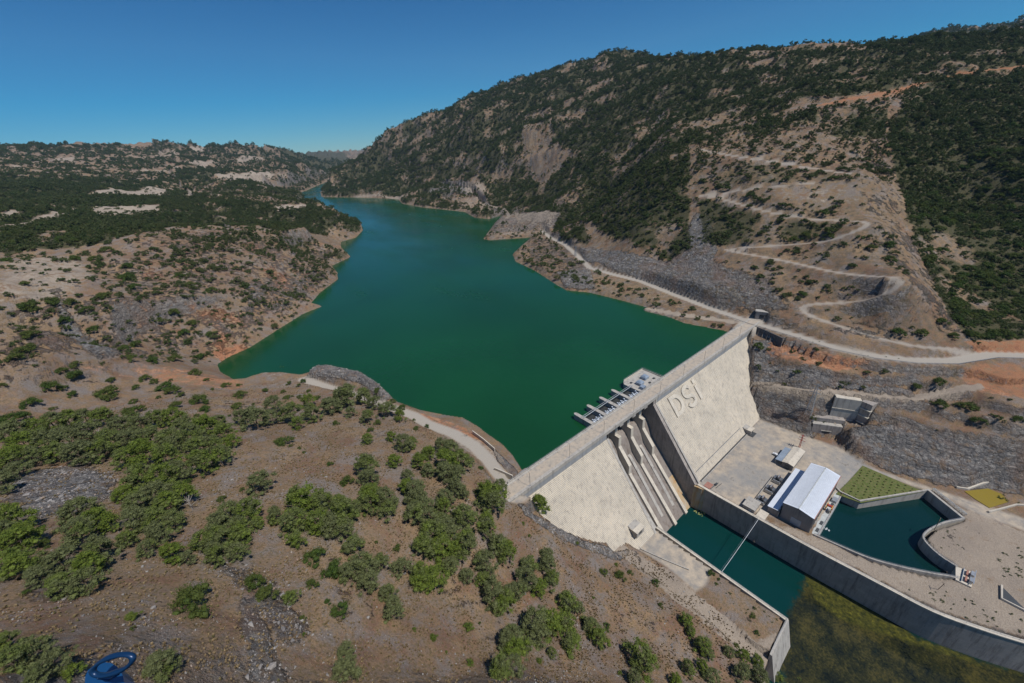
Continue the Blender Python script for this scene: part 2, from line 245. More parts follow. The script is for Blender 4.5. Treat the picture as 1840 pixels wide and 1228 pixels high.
# ------------------------------------------------------------------ mesh and material helpers
class MB:
    def __init__(s): s.v = []; s.f = []
    def add(s, vs, fs):
        k = len(s.v); s.v += [tuple(map(float, q)) for q in vs]; s.f += [tuple(i+k for i in f) for f in fs]; return s
    def box(s, x0, x1, y0, y1, z0, z1):
        return s.add([(x0,y0,z0),(x1,y0,z0),(x1,y1,z0),(x0,y1,z0),(x0,y0,z1),(x1,y0,z1),(x1,y1,z1),(x0,y1,z1)], [(3,2,1,0),(4,5,6,7),(0,1,5,4),(1,2,6,5),(2,3,7,6),(3,0,4,7)])
    def prism(s, poly, z0, z1):          # plan outline between two heights (numbers or lists)
        n = len(poly); a = sum(poly[i][0]*poly[(i+1)%n][1]-poly[(i+1)%n][0]*poly[i][1] for i in range(n))
        if a < 0: poly = poly[::-1]
        L0 = [z0]*n if np.isscalar(z0) else z0; L1 = [z1]*n if np.isscalar(z1) else z1
        return s.add([(p[0],p[1],h) for p, h in zip(poly, L0)]+[(p[0],p[1],h) for p, h in zip(poly, L1)], [tuple(range(n-1,-1,-1)), tuple(range(n, 2*n))]+[(i,(i+1)%n,n+(i+1)%n,n+i) for i in range(n)])
    def xprism(s, prof, x0, x1):         # outline in y, z pushed along x
        n = len(prof); a = sum(prof[i][0]*prof[(i+1)%n][1]-prof[(i+1)%n][0]*prof[i][1] for i in range(n))
        if a < 0: prof = prof[::-1]
        return s.add([(x0,p[0],p[1]) for p in prof]+[(x1,p[0],p[1]) for p in prof], [tuple(range(n-1,-1,-1)), tuple(range(n,2*n))]+[(i,(i+1)%n,n+(i+1)%n,n+i) for i in range(n)])
    def bar(s, a, b, w, h=None, n=4):    # a bar between two points
        a = Vector(a); b = Vector(b); h = h or w; d = (b-a)
        if d.length < 1e-6: return s
        d.normalize(); u = d.cross(Vector((0,0,1)));
        if u.length < .02: u = Vector((1,0,0))
        u.normalize(); v = d.cross(u); k = []
        for p in (a, b):
            for i in range(n):
                t = 2*math.pi*(i+.5)/n; c = math.sqrt(2) if n == 4 else 1
                k.append(p+u*math.cos(t)*w/2*c+v*math.sin(t)*h/2*c)
        return s.add(k, [tuple(range(n-1,-1,-1)), tuple(range(n,2*n))]+[(i,(i+1)%n,n+(i+1)%n,n+i) for i in range(n)])
    def tube(s, pts, w, n=6):
        for a, b in zip(pts, pts[1:]): s.bar(a, b, w, w, n)
        return s
    def build(s, name, m, parent=None, smooth=False, loc=None):
        me = bpy.data.meshes.new(name)
        v = s.v if loc is None else [(a-loc[0], b-loc[1], c-loc[2]) for a, b, c in s.v]
        me.from_pydata(v, [], s.f); me.update()
        if smooth: me.polygons.foreach_set('use_smooth', [True]*len(me.polygons))
        o = bpy.data.objects.new(name, me); COL.objects.link(o)
        if m: me.materials.append(m)
        if loc is not None: o.location = loc
        if parent: o.parent = parent
        return o
def tag(o, label=None, cat=None, group=None, kind=None):
    if label: o['label'] = label
    if cat: o['category'] = cat
    if group: o['group'] = group
    if kind: o['kind'] = kind
    return o
def empty(name, loc, rz, label, cat, group=None):
    o = bpy.data.objects.new(name, None); COL.objects.link(o); o.location = loc; o.rotation_euler = (0, 0, rz); o.empty_display_size = .3
    return tag(o, label, cat, group)
def copy_tree(o, parent=None):
    c = o.copy(); COL.objects.link(c); c.parent = parent
    for ch in [q for q in bpy.data.objects if q.parent == o]: copy_tree(ch, c)
    return c
class NT:
    def __init__(s, name):
        s.m = bpy.data.materials.new(name); s.m.use_nodes = True; s.t = s.m.node_tree; s.t.nodes.clear(); s.out = s.n('OutputMaterial')
        s.p = s.n('BsdfPrincipled'); s.l(s.p.outputs[0], s.out.inputs[0]); s.co = s.n('NewGeometry').outputs['Position']
    def n(s, t, **k):
        x = s.t.nodes.new('ShaderNode'+t)
        for a, b in k.items(): setattr(x, a, b)
        return x
    def l(s, a, b): s.t.links.new(a, b)
    def noise(s, scale, det=4, rough=.6, co=None, dist=0, stretch=None):
        x = s.n('TexNoise'); x.inputs['Scale'].default_value = scale; x.inputs['Detail'].default_value = det; x.inputs['Roughness'].default_value = rough; x.inputs['Distortion'].default_value = dist
        c = co or s.co
        if stretch:
            mp = s.n('Mapping'); mp.inputs['Scale'].default_value = stretch[:3]
            if len(stretch) > 3: mp.inputs['Rotation'].default_value = (0, 0, stretch[3])
            s.l(c, mp.inputs[0]); c = mp.outputs[0]
        s.l(c, x.inputs['Vector']); return x.outputs[0]
    def vor(s, scale, feat='F1', co=None, out='Distance'):
        x = s.n('TexVoronoi', feature=feat); x.inputs['Scale'].default_value = scale; s.l(co or s.co, x.inputs['Vector']); return x.outputs[out]
    def ramp(s, x, stops, interp='LINEAR'):
        r = s.n('ValToRGB'); e = r.color_ramp.elements; r.color_ramp.interpolation = interp
        while len(e) < len(stops): e.new(.5)
        for q, (p, c) in zip(e, stops):
            q.position = p; q.color = (c, c, c, 1) if np.isscalar(c) else (*c, 1)
        s.l(x, r.inputs[0]); return r.outputs[0]
    def mix(s, f, a, b, mode='MIX'):
        x = s.n('Mix', data_type='RGBA', blend_type=mode)
        for v, i in ((f, 0), (a, 6), (b, 7)):
            if isinstance(v, (int, float)): x.inputs[i].default_value = v if i == 0 else (v, v, v, 1)
            elif isinstance(v, tuple): x.inputs[i].default_value = (*v, 1)
            else: s.l(v, x.inputs[i])
        return x.outputs[2]
    def math(s, op, a, b=0.0, c=None):
        x = s.n('Math', operation=op)
        for v, i in ((a, 0), (b, 1), (c, 2)):
            if v is None: continue
            if isinstance(v, (int, float)): x.inputs[i].default_value = v
            else: s.l(v, x.inputs[i])
        return x.outputs[0]
    def bump(s, h, st, dist):
        b = s.n('Bump'); b.inputs['Strength'].default_value = st; b.inputs['Distance'].default_value = dist; s.l(h, b.inputs['Height']); s.l(b.outputs[0], s.p.inputs['Normal']); return b
    def set(s, col=None, rough=.8, spec=.3, metal=0):
        if col is not None:
            if isinstance(col, tuple): s.p.inputs['Base Color'].default_value = (*col, 1)
            else: s.l(col, s.p.inputs['Base Color'])
        s.p.inputs['Roughness'].default_value = rough; s.p.inputs['Specular IOR Level'].default_value = spec; s.p.inputs['Metallic'].default_value = metal; return s.m
def plain(name, c, rough=.7, metal=0, var=.25, scale=.6, spec=.3):
    t = NT(name); n = t.noise(scale, 5, .65); k = t.ramp(n, [(.3, 1-var), (.7, 1+var*.35)])
    col = t.mix(1.0, c, k, 'MULTIPLY'); return t.set(col, rough, spec, metal)
def concrete(name, c, c2, stain, sc=.12, lifts=None, bumpd=.02):
    t = NT(name); a = t.noise(sc, 6, .62); col = t.mix(t.ramp(a, [(.35, 0.0), (.65, 1.0)]), c, c2)
    st = t.noise(.5, 5, .7, stretch=(1, 1, .12)); col = t.mix(t.ramp(st, [(.5, 0.0), (.70, .9)]), col, stain)
    f = t.noise(3.0, 4, .7); col = t.mix(1.0, col, t.ramp(f, [(.25, .82), (.7, 1.06)]), 'MULTIPLY')
    if lifts:
        sep = t.n('SeparateXYZ'); t.l(t.co, sep.inputs[0]); q = t.math('FRACT', t.math('MULTIPLY', sep.outputs[2], 1/lifts)); col = t.mix(t.ramp(q, [(.0, .55), (.06, 0.0)]), col, stain)
    t.bump(f, .4, bumpd); return t.set(col, .88, .2)
# terrain material, steered by two masks painted on the sheet where the ground changes
def ground_mat():
    t = NT('hillside')
    a1 = t.n('Attribute', attribute_name='ma'); a2 = t.n('Attribute', attribute_name='mb')
    s1 = t.n('SeparateColor'); t.l(a1.outputs['Color'], s1.inputs[0]); s2 = t.n('SeparateColor'); t.l(a2.outputs['Color'], s2.inputs[0])
    rock, orange, pale = s1.outputs[0], s1.outputs[1], s1.outputs[2]; road_, green, conc = s2.outputs[0], s2.outputs[1], s2.outputs[2]
    n1 = t.noise(.035, 6, .6); n2 = t.noise(.22, 6, .68); n3 = t.noise(1.5, 6, .75); n4 = t.noise(5.5, 3, .7); big = t.noise(.006, 5, .6)
    soil = t.mix(t.ramp(n1, [(.35, 0.0), (.68, 1.0)]), (.185, .115, .072), (.32, .215, .122))
    soil = t.mix(t.ramp(n2, [(.42, 0.0), (.62, .8)]), soil, (.17, .135, .115))
    soil = t.mix(t.ramp(big, [(.45, 0.0), (.62, .4)]), soil, (.26, .19, .115)); med = t.noise(.055, 6, .7, dist=.5); soil = t.mix(t.ramp(med, [(.52, 0.0), (.62, .6)]), soil, (.19, .10, .066)); soil = t.mix(t.ramp(med, [(.36, .65), (.46, 0.0)]), soil, (.20, .185, .175))
    tuft = t.vor(.9); soil = t.mix(t.ramp(t.math('MULTIPLY', tuft, n3), [(.1, .7), (.24, 0.0)]), soil, (.15, .115, .055))
    # loose grey stones
    v = t.vor(1.7); pk = t.noise(.09, 5, .7); st = t.ramp(t.math('ADD', v, t.math('MULTIPLY', pk, .9)), [(.54, 1.0), (.64, 0.0)]); soil = t.mix(t.ramp(pk, [(.50, .6), (.40, 0.0)]) if False else t.ramp(pk, [(.38, .65), (.50, 0.0)]), soil, (.215, .185, .17))
    soil = t.mix(t.math('MULTIPLY', st, .75), soil, t.mix(n4, (.20, .19, .19), (.50, .48, .46)))
    # veined rock
    rn = t.noise(.30, 9, .78, dist=.25, stretch=(1, .8, 1.5, .5)); strata = t.noise(.5, 7, .7, dist=.4, stretch=(.22, .22, 1.6)); crk = t.vor(.35, 'DISTANCE_TO_EDGE')
    rmx = t.math('ADD', t.math('MULTIPLY', rn, .5), t.math('MULTIPLY', strata, .5)); rcol = t.ramp(rmx, [(.37, (.065, .062, .064)), (.46, (.155, .148, .145)), (.54, (.25, .235, .22)), (.64, (.50, .475, .44))])
    rcol = t.mix(t.math('MULTIPLY', t.ramp(t.math('ADD', crk, t.math('MULTIPLY', n3, .2)), [(.09, 1.0), (.2, 0.0)]), .4), rcol, (.05, .046, .044))
    rcol = t.mix(t.ramp(n3, [(.62, 0.0), (.74, .7)]), rcol, (.42, .40, .38)); rcol = t.mix(t.ramp(n2, [(.52, 0.0), (.64, .7)]), rcol, (.22, .155, .10))
    rcol = t.mix(t.ramp(n1, [(.52, 0.0), (.68, .55)]), rcol, (.21, .12, .075))
    sl = t.n('SeparateXYZ'); gn = t.n('NewGeometry'); t.l(gn.outputs['True Normal'], sl.inputs[0])
    steep = t.ramp(t.math('ADD', sl.outputs[2], t.math('MULTIPLY', t.math('SUBTRACT', n2, .5), .5)), [(.48, 1.0), (.62, 0.0)])
    rk = t.math('MAXIMUM', t.math('MULTIPLY', steep, .8), t.ramp(t.math('ADD', rock, t.math('ADD', t.math('MULTIPLY', t.math('SUBTRACT', n2, .5), 1.7), t.math('MULTIPLY', t.math('SUBTRACT', n1, .5), 1.6))), [(.36, 0.0), (.56, 1.0)]))
    col = t.mix(rk, soil, rcol)
    oc = t.ramp(n2, [(.35, (.24, .10, .055)), (.55, (.40, .19, .10)), (.72, (.48, .31, .20))])
    col = t.mix(t.ramp(t.math('ADD', orange, t.math('ADD', t.math('MULTIPLY', t.math('SUBTRACT', n2, .5), 1.6), t.math('MULTIPLY', t.math('SUBTRACT', n1, .5), 1.2))), [(.38, 0.0), (.68, .9)]), col, oc)
    gc = t.mix(t.ramp(n3, [(.35, 0.0), (.65, 1.0)]), (.028, .040, .016), (.085, .075, .040))
    col = t.mix(t.ramp(t.math('ADD', green, t.math('MULTIPLY', t.math('SUBTRACT', n2, .5), .8)), [(.35, 0.0), (.65, .9)]), col, gc)
    pc = t.mix(t.ramp(n3, [(.2, 0.0), (.8, 1.0)]), (.27, .215, .165), (.43, .365, .29)); pc = t.mix(t.ramp(n1, [(.42, 0.0), (.60, .6)]), pc, (.24, .20, .165))
    col = t.mix(t.ramp(t.math('ADD', pale, t.math('MULTIPLY', t.math('SUBTRACT', n2, .5), 1.5)), [(.35, 0.0), (.6, .95)]), col, pc)
    cc = t.mix(t.ramp(n2, [(.38, 0.0), (.62, 1.0)]), (.27, .245, .215), (.45, .375, .285)); cc = t.mix(t.ramp(n1, [(.45, 0.0), (.6, .6)]), cc, (.22, .23, .235))
    col = t.mix(conc, col, cc)
    rc = t.mix(n3, (.27, .24, .20), (.42, .38, .325)); col = t.mix(road_, col, rc)
    flat = t.math('MAXIMUM', conc, road_); gm = t.mix(t.math('MAXIMUM', flat, t.math('MULTIPLY', pale, .75)), t.ramp(t.math('ADD', t.math('MULTIPLY', n4, .5), t.math('MULTIPLY', n3, .5)), [(.34, .58), (.50, .98), (.66, 1.28)]), 1.0)
    col = t.mix(1.0, col, gm, 'MULTIPLY')
    h = t.math('ADD', t.math('ADD', t.math('MULTIPLY', n3, .75), t.math('MULTIPLY', t.math('MINIMUM', crk, .25), t.math('MULTIPLY', rk, 3.0))), t.math('ADD', t.math('MULTIPLY', n2, t.math('MULTIPLY', rk, 3.0)), t.math('MULTIPLY', rn, t.math('MULTIPLY', rk, 3.5))))
    h = t.math('ADD', h, t.math('MULTIPLY', st, .25)); h = t.math('MULTIPLY', h, t.math('SUBTRACT', 1.0, t.math('MULTIPLY', flat, .9)))
    t.bump(h, .9, .8); return t.set(col, .95, .12)
def water_mat(name, deep, rough=.08, wave=.25, sc=.35, algae=None):
    t = NT(name); n = t.noise(.01, 4, .5); col = t.mix(t.ramp(n, [(.35, 0.0), (.65, 1.0)]), deep, tuple(c*1.25 for c in deep))
    if algae:
        at_ = t.n('Attribute', attribute_name='ma'); s1 = t.n('SeparateColor'); t.l(at_.outputs['Color'], s1.inputs[0])
        m = t.noise(.22, 7, .7); bed = t.ramp(t.math('ADD', t.math('MULTIPLY', t.noise(.9, 6, .75), .5), t.math('MULTIPLY', t.noise(.12, 5, .6), .5)), [(.40, (.007, .010, .008)), (.50, (.026, .027, .011)), (.60, (.070, .060, .018))]); 
        yel = t.ramp(t.noise(.5, 6, .7), [(.35, (.016, .022, .010)), (.58, (.075, .072, .016)), (.74, (.20, .18, .03))])
        col = t.mix(t.ramp(t.math('ADD', s1.outputs[0], t.math('MULTIPLY', t.math('SUBTRACT', m, .5), 1.9)), [(.3, 0.0), (.75, 1.0)]), col, bed)
        col = t.mix(t.ramp(t.math('ADD', s1.outputs[1], t.math('MULTIPLY', t.math('SUBTRACT', m, .5), 1.3)), [(.4, 0.0), (.7, 1.0)]), col, yel)
        col = t.mix(t.ramp(t.math('ADD', s1.outputs[2], t.math('MULTIPLY', t.math('SUBTRACT', m, .5), .5)), [(.4, 0.0), (.9, .7)]), col, (.16, .07, .02))
    b = t.noise(sc, 5, .62); t.bump(b, wave, .25); rz_ = t.ramp(t.noise(.012, 5, .6, stretch=(1, .35, 1, .6)), [(.35, rough*.6), (.65, rough*1.8)]); m_ = t.set(col, rough, .5); t.l(rz_, t.p.inputs['Roughness']); t.p.inputs['IOR'].default_value = 1.33; return m_
# ------------------------------------------------------------------ what grows and lies where (outlines traced on the ground)
RTH = GR
def region(l, soft=6, step=40):
    return sstep(soft, -soft, sdf(hits(l, step), GX, GY, soft+30))
def paint(key, l, v=1.0, soft=5):
    MR[key] = np.maximum(MR[key], v*region(l, soft))
for l, v, s in [([(0,600),(150,520),(260,425),(400,410),(560,430),(625,460),(600,500),(560,545),(430,620),(350,650),(0,660)], .34, 20), ([(1205,455),(1260,448),(1290,470),(1300,560),(1230,535),(1200,510)], .5, 4), ([(1354,598),(1400,602),(1405,640),(1380,650),(1400,690),(1354,692)], 1, 3), ([(1354,640),(1450,660),(1560,690),(1640,700),(1640,712),(1500,700),(1354,692)], .8, 3), ([(1352,700),(1400,703),(1460,722),(1465,790),(1366,750)], .9, 3),
    ([(1520,804),(1530,770),(1600,760),(1840,800),(1840,890),(1720,876),(1600,850)], .8, 4), ([(1040,445),(1120,452),(1200,470),(1260,450),(1300,560),(1200,520),(1100,486),(1050,470)], .9, 4), ([(1250,385),(1275,385),(1290,450),(1250,530),(1205,510),(1215,450)], 1, 4), ([(1160,200),(1200,190),(1190,230)], .6, 10),
    ([(18,860),(60,842),(140,838),(215,850),(205,890),(130,925),(60,935),(20,905)], .75, 5), ([(930,905),(960,925),(1060,975),(1130,990),(1115,1010),(1020,975),(940,925)], .9, 1.5), ([(1480,600),(1560,560),(1700,610),(1620,612)], .45, 6), ([(940,430),(1010,430),(1060,480),(1060,520),(960,485)], .4, 4), ([(1000,490),(1060,480),(1070,520),(1015,520)], .8, 3),
    ([(270,570),(330,530),(370,590),(340,630),(290,610)], .3, 20), ([(440,500),(560,480),(600,500),(520,560),(430,580)], .5, 10), ([(880,800),(930,848),(925,862),(895,830)], .9, 1.5), ([(1180,490),(1300,555),(1420,560),(1380,500),(1280,470)], .6, 5), ([(760,340),(830,320),(880,350),(800,355)], .8, 8), ([(880,372),(1030,370),(1040,410),(880,420)], .55, 8), ([(380,1010),(470,1010),(560,1140),(520,1170),(430,1070)], .5, 1.5),
    ([(430,1060),(480,1120),(520,1228),(440,1228)], .6, 1.5), ([(40,1000),(140,1010),(140,1080),(60,1080)], .5, 1.5), ([(1590,240),(1620,400),(1700,520),(1740,600),(1690,600),(1560,420),(1530,300)], .35, 8), ([(100,520),(150,600),(220,640),(180,650),(110,600)], .8, 5)]: paint('rock', l, v, s)
for l, v, s in [([(1385,603),(1440,620),(1560,650),(1500,668),(1400,648),(1372,640)], .7, 3), ([(1730,614),(1850,612),(1850,640),(1760,636)], 1, 3), ([(1722,668),(1760,650),(1850,648),(1850,720),(1750,702)], .65, 4), ([(335,550),(365,545),(385,580),(430,610),(420,640),(395,655),(375,640),(372,590)], .5, 14), ([(200,560),(300,430),(480,430),(590,470),(560,530),(430,600),(300,640)], .22, 25), ([(330,540),(420,545),(440,590),(350,575)], .55, 12), ([(470,480),(520,490),(530,530),(490,520)], .55, 10), ([(240,470),(300,465),(310,500),(250,505)], .45, 12), ([(300,480),(330,475),(345,500),(310,505)], .5, 12), ([(420,430),(470,440),(460,470),(430,460)], .4, 12), ([(380,632),(430,620),(455,628),(400,655)], 1, 3), ([(100,657),(250,648),(340,664),(450,690),(420,702),(320,690),(200,676)], .45, 3),
    ([(730,737),(790,752),(850,775),(895,812),(880,815),(800,770),(730,748)], .6, 1.2), ([(1480,180),(1600,160),(1660,150),(1620,175),(1520,190)], .6, 10), ([(560,460),(620,450),(610,440)], .5, 5), ([(455,470),(500,480),(520,520),(470,500)], .5, 8), ([(940,225),(1000,240),(1000,250)], .3, 8)]: paint('orange', l, v, s)
for l, v, s in [([(0,475),(60,462),(130,462),(185,500),(120,540),(0,545)], .55, 8), ([(0,700),(60,690),(150,690),(400,740),(300,760),(0,770)], .25, 4), ([(1370,338),(1530,325),(1570,372),(1480,372),(1400,362)], .4, 8), ([(938,224),(1032,278),(975,335),(945,290)], .28, 20), ([(340,265),(371,265),(364,278)], 1, 30), ([(140,352),(200,338),(310,342),(290,354)], 1, 20), ([(165,373),(285,370),(290,384),(175,387)], 1, 15), ([(0,383),(35,378),(30,390),(0,392)], .9, 12), ([(0,408),(60,396),(130,375),(152,372),(120,388),(60,402),(0,416)], .9, 8), ([(330,350),(385,347),(400,352),(340,354)], .7, 12), ([(480,370),(580,368),(580,378),(500,380)], .7, 6),
    ([(925,378),(1000,380),(1000,420),(880,425),(890,405)], .42, 12), ([(800,355),(870,350),(910,385),(860,380)], .4, 12), ([(635,350),(735,345),(735,352),(640,357)], .6, 5), ([(1632,714),(1700,705),(1762,690),(1770,700),(1715,715)], 1, 2.5), ([(380,650),(520,672),(545,684),(450,690)], .3, 2), ([(430,680),(500,668),(560,690),(500,700)], .3, 3), ([(740,752),(860,790),(900,815),(925,860),(890,845),(800,785)], .5, 1.2), ([(1100,985),(1200,1022),(1290,1096),(1390,1172),(1470,1240),(1380,1215),(1300,1150),(1200,1070)], .6, 2),
    ([(922,381),(1003,384),(990,400),(930,402)], .8, 6), ([(822,333),(868,328),(885,350),(838,352)], .6, 10), ([(330,292),(470,282),(480,290),(350,300)], .6, 30), ([(60,285),(150,280),(140,292)], .6, 30), ([(210,308),(330,303),(300,312)], .6, 25), ([(380,318),(480,308),(520,318),(430,326)], .7, 20), ([(0,300),(40,298),(40,304)], .7, 20), ([(150,283),(330,276),(320,282)], .5, 30)]: paint('pale', l, v, s)
q = sstep(0, -4, dp)*sstep(14, 6, dp+GY*0)  # made ground below the dam
paint('pale', [(1338,918),(1345,926),(1458,992),(1570,1048),(1688,1118),(1850,1172),(1850,960),(1700,900),(1650,960),(1560,1000)], .72, 3)
paint('conc', [(1250,873),(1365,752),(1456,786),(1515,806),(1560,838),(1640,866),(1720,892),(1850,935),(1850,958),(1760,925),(1690,890),(1555,846),(1535,862),(1505,885),(1480,960),(1380,925),(1345,925)], .95, 1.2)
paint('conc', [(1197,958),(1143,984),(1200,1020),(1250,1064),(1270,1050),(1290,1003)], 1, 1.2)
paint('green', [(1550,836),(1660,884),(1545,906),(1500,890),(1522,866)], .8, 1)
FOREST = [  # outline, cover, spread of tree size
 ([(1594,240),(1640,430),(1700,560),(1745,612),(1850,612),(2100,640),(2100,60),(1850,125),(1700,160),(1620,190)], .95),
 ([(1140,440),(1200,470),(1245,445),(1240,340),(1235,260),(1400,240),(1590,250),(1600,185),(1850,125),(1850,80),(1400,92),(1125,105),(1050,118),(900,160),(740,232),(620,318),(580,352),(720,352),(790,340),(870,330),(920,370),(1040,400)], .60),
 ([(1040,400),(1140,440),(1240,450),(1240,270),(1150,250),(1080,330),(1000,400),(980,430),(1060,440)], .74),
 ([(1245,275),(1400,300),(1520,312),(1550,380),(1480,400),(1250,350)], .42), ([(1250,352),(1330,370),(1500,400),(1560,405),(1500,430),(1320,446),(1262,440)], .55), ([(1290,448),(1420,440),(1520,420),(1600,420),(1640,500),(1560,497),(1400,470)], .34), ([(1300,470),(1420,475),(1600,520),(1500,545),(1430,548),(1380,520)], .36), ([(1430,555),(1640,510),(1730,610),(1640,620)], .16),
 ([(0,555),(120,520),(250,415),(400,404),(560,425),(630,460),(600,500),(560,545),(400,650),(0,660)], .44), ([(0,455),(200,440),(250,415),(420,404),(560,420),(640,400),(560,372),(300,352),(200,345),(0,320)], .93), ([(0,455),(250,440),(200,500),(0,560)], .18), ([(150,500),(300,500),(330,640),(120,650)], .34),
 ([(1232,262),(1400,235),(1600,195),(1615,335),(1530,320),(1400,296),(1290,280)], .34), ([(596,345),(640,288),(720,236),(860,180),(930,150),(900,220),(720,335)], .55), ([(0,315),(600,315),(600,345),(420,354),(200,352)], .45),
 ([(0,318),(600,318),(560,285),(400,262),(0,262)], .33), ([(0,318),(300,330),(260,345),(100,345),(0,345)], .9), ([(0,262),(430,262),(520,285),(420,268),(200,268),(0,272)], .6), ([(590,345),(720,345),(720,310),(650,300)], .85), ([(560,372),(500,362),(420,352),(320,352),(300,372)], .5), ([(1600,92),(1700,60),(1850,35),(1850,85),(1650,92)], .95), ([(560,400),(640,398),(655,415),(620,430)], .4), ([(590,395),(645,398),(652,412),(648,404)], .7),
 ([(1360,600),(1560,650),(1700,665),(1720,700),(1500,700),(1360,690)], .22), ([(1360,700),(1500,720),(1480,780),(1400,740)], .2), ([(1560,715),(1760,705),(1840,720),(1840,780),(1600,780)], .2), ([(930,450),(980,430),(1040,470),(1180,530),(1320,575),(1250,575),(1050,525),(960,490)], .16), ([(1160,558),(1320,580),(1320,600),(1230,580)], .35), ([(740,360),(860,355),(900,390),(860,395)], .3), ([(870,430),(900,400),(990,420),(960,430)], .2), ([(930,450),(1000,480),(990,500),(930,470)], .3), ([(700,270),(1050,130),(1110,110),(1000,200),(800,260),(650,330)], .62)]
DEN = np.zeros(GX.shape)
for l, c in FOREST: DEN = np.maximum(DEN, c*region(l, 4)) if c > .3 else np.where(region(l, 4) > .5, c, DEN)
DEN = np.where((GX > 60) & (GR > 1000) & (DS > 5), np.maximum(DEN, .5), DEN)
DEN *= np.interp(GR, [450, 620, 1500, 3000], [1.1, 1.45, 1.6, 1.3])
clear = fbm(GX+500, GY, 60, 4)+.6*fbm(GX, GY+300, 300, 3)
DEN *= np.clip(1.05+1.5*(clear+.12)*np.interp(GR, [300, 700], [.6, 1.0]), .08, 1.5); DEN = np.where((GX < 150) & (GR < 620), np.maximum(DEN, .26*(DEN > .02)), DEN); DEN = np.where((GX > 200) & (GR < 640), np.maximum(DEN, .19*(DEN > .012)), DEN); DEN *= sstep(4, 8, dz1)*sstep(4, 8, dz2)
for l in ([(938,224),(1032,278),(975,335),(945,290)], [(1370,338),(1530,325),(1570,372),(1480,372),(1400,362)]): DEN *= 1-.85*region(l, 10)
for k in ('road', 'track', 'conc', 'pale', 'orange'): DEN *= 1-np.clip(MR[k]*np.where(GR > 750, 1.6, 1), 0, 1)*(.97 if k in ('road', 'track') else np.where(GR > 750, .95, .55))
DEN *= (DS > 3)
MR['green'] = np.maximum(MR['green'], np.where(GR > 380, np.maximum(np.clip((DEN-.5)*1.3, 0, .8), np.where(GX > 120, .38, .18)), .08)); paint('green', [(500,273),(700,272),(700,300),(545,300)], .8, 60)
MR['green'] *= 1-np.clip(MR['road']+MR['track'], 0, 1)
# fine relief of rock
GZ += np.where((dp > 1) & (da > 1) & (dc > 2), 1, 0)*sstep(.3, .9, MR['rock'])*fbm(GX, GY, 7, 4, True)*np.interp(GR, [100, 250, 500, 900], [1.0, .9, 1.2, 3])*(1-MR['road'])*sstep(1, 6, DS)
# the ground stays inside the dam body and below the road wall
fz = -4.8+(GY-116.5)/.78-1.6
ybl = np.interp(GX, [86, 88.5, 89.7, 91.7, 98.6, 108.6, 116.6, 126, 137, 150, 162], [120, 116.5, 114.8, 110.8, 102.1, 95.7, 90.8, 86.7, 83.1, 81.1, 78.9])
ybr = np.interp(GX, [206, 306, 312, 314.3, 317.2, 335.4, 348.5, 358], [80.6, 80.6, 88, 94.5, 96, 105.8, 114.5, 117])
GZ = np.where((GX > 88) & (GX < 161.5) & (GY > ybl) & (GY < 127), np.minimum(GZ, np.where(GY < 116.5, fz, -6.5)), GZ)
GZ = np.where((GX >= 161) & (GX < 206.5) & (GY > 60) & (GY < 127), TW-5, GZ)
GZ = np.where((GX >= 206) & (GX < 356) & (GY > ybr) & (GY < 127), np.minimum(GZ, np.where(GY < 116.5, fz, -6.5)), GZ)

rwp = sdf([(338,112),(350,92),(357.5,104),(361.5,114.5)], GX, GY, 30); GZ = np.where(rwp < 0, np.minimum(GZ, -5.6+rwp*.3), GZ)
# ------------------------------------------------------------------ the sheet
def grid_mesh(name, X, Y, Z, keep=None):
    nr, na = X.shape; me = bpy.data.meshes.new(name); me.vertices.add(nr*na)
    me.vertices.foreach_set('co', np.stack([X, Y, Z], -1).astype(np.float32).ravel())
    i = np.arange((nr-1)*(na-1)); r = i//(na-1); c = i % (na-1); a = r*na+c
    q = np.stack([a, a+na, a+na+1, a+1], -1)
    if keep is not None: q = q[keep(r, c)]
    me.loops.add(q.size); me.loops.foreach_set('vertex_index', q.ravel().astype(np.int32)); me.polygons.add(len(q))
    me.polygons.foreach_set('loop_start', (np.arange(len(q))*4).astype(np.int32)); me.polygons.foreach_set('use_smooth', np.ones(len(q), bool))
    me.update(); me.validate(); return me
def paintmesh(me, name, a, b, c):
    at_ = me.color_attributes.new(name, 'FLOAT_COLOR', 'POINT'); at_.data.foreach_set('color', np.stack([a, b, c, np.ones_like(a)], -1).astype(np.float32).ravel())
me = grid_mesh('ground', GX, GY, GZ); me.flip_normals() if me.polygons[1000].normal.z < 0 else None
paintmesh(me, 'ma', np.clip(MR['rock'], 0, 1), MR['orange'], MR['pale']); paintmesh(me, 'mb', MR['road']+.72*MR['track']*(1-MR['road']), MR['green'], MR['conc'])
ground = bpy.data.objects.new('ground', me); COL.objects.link(ground); me.materials.append(ground_mat()); tag(ground, kind='structure')
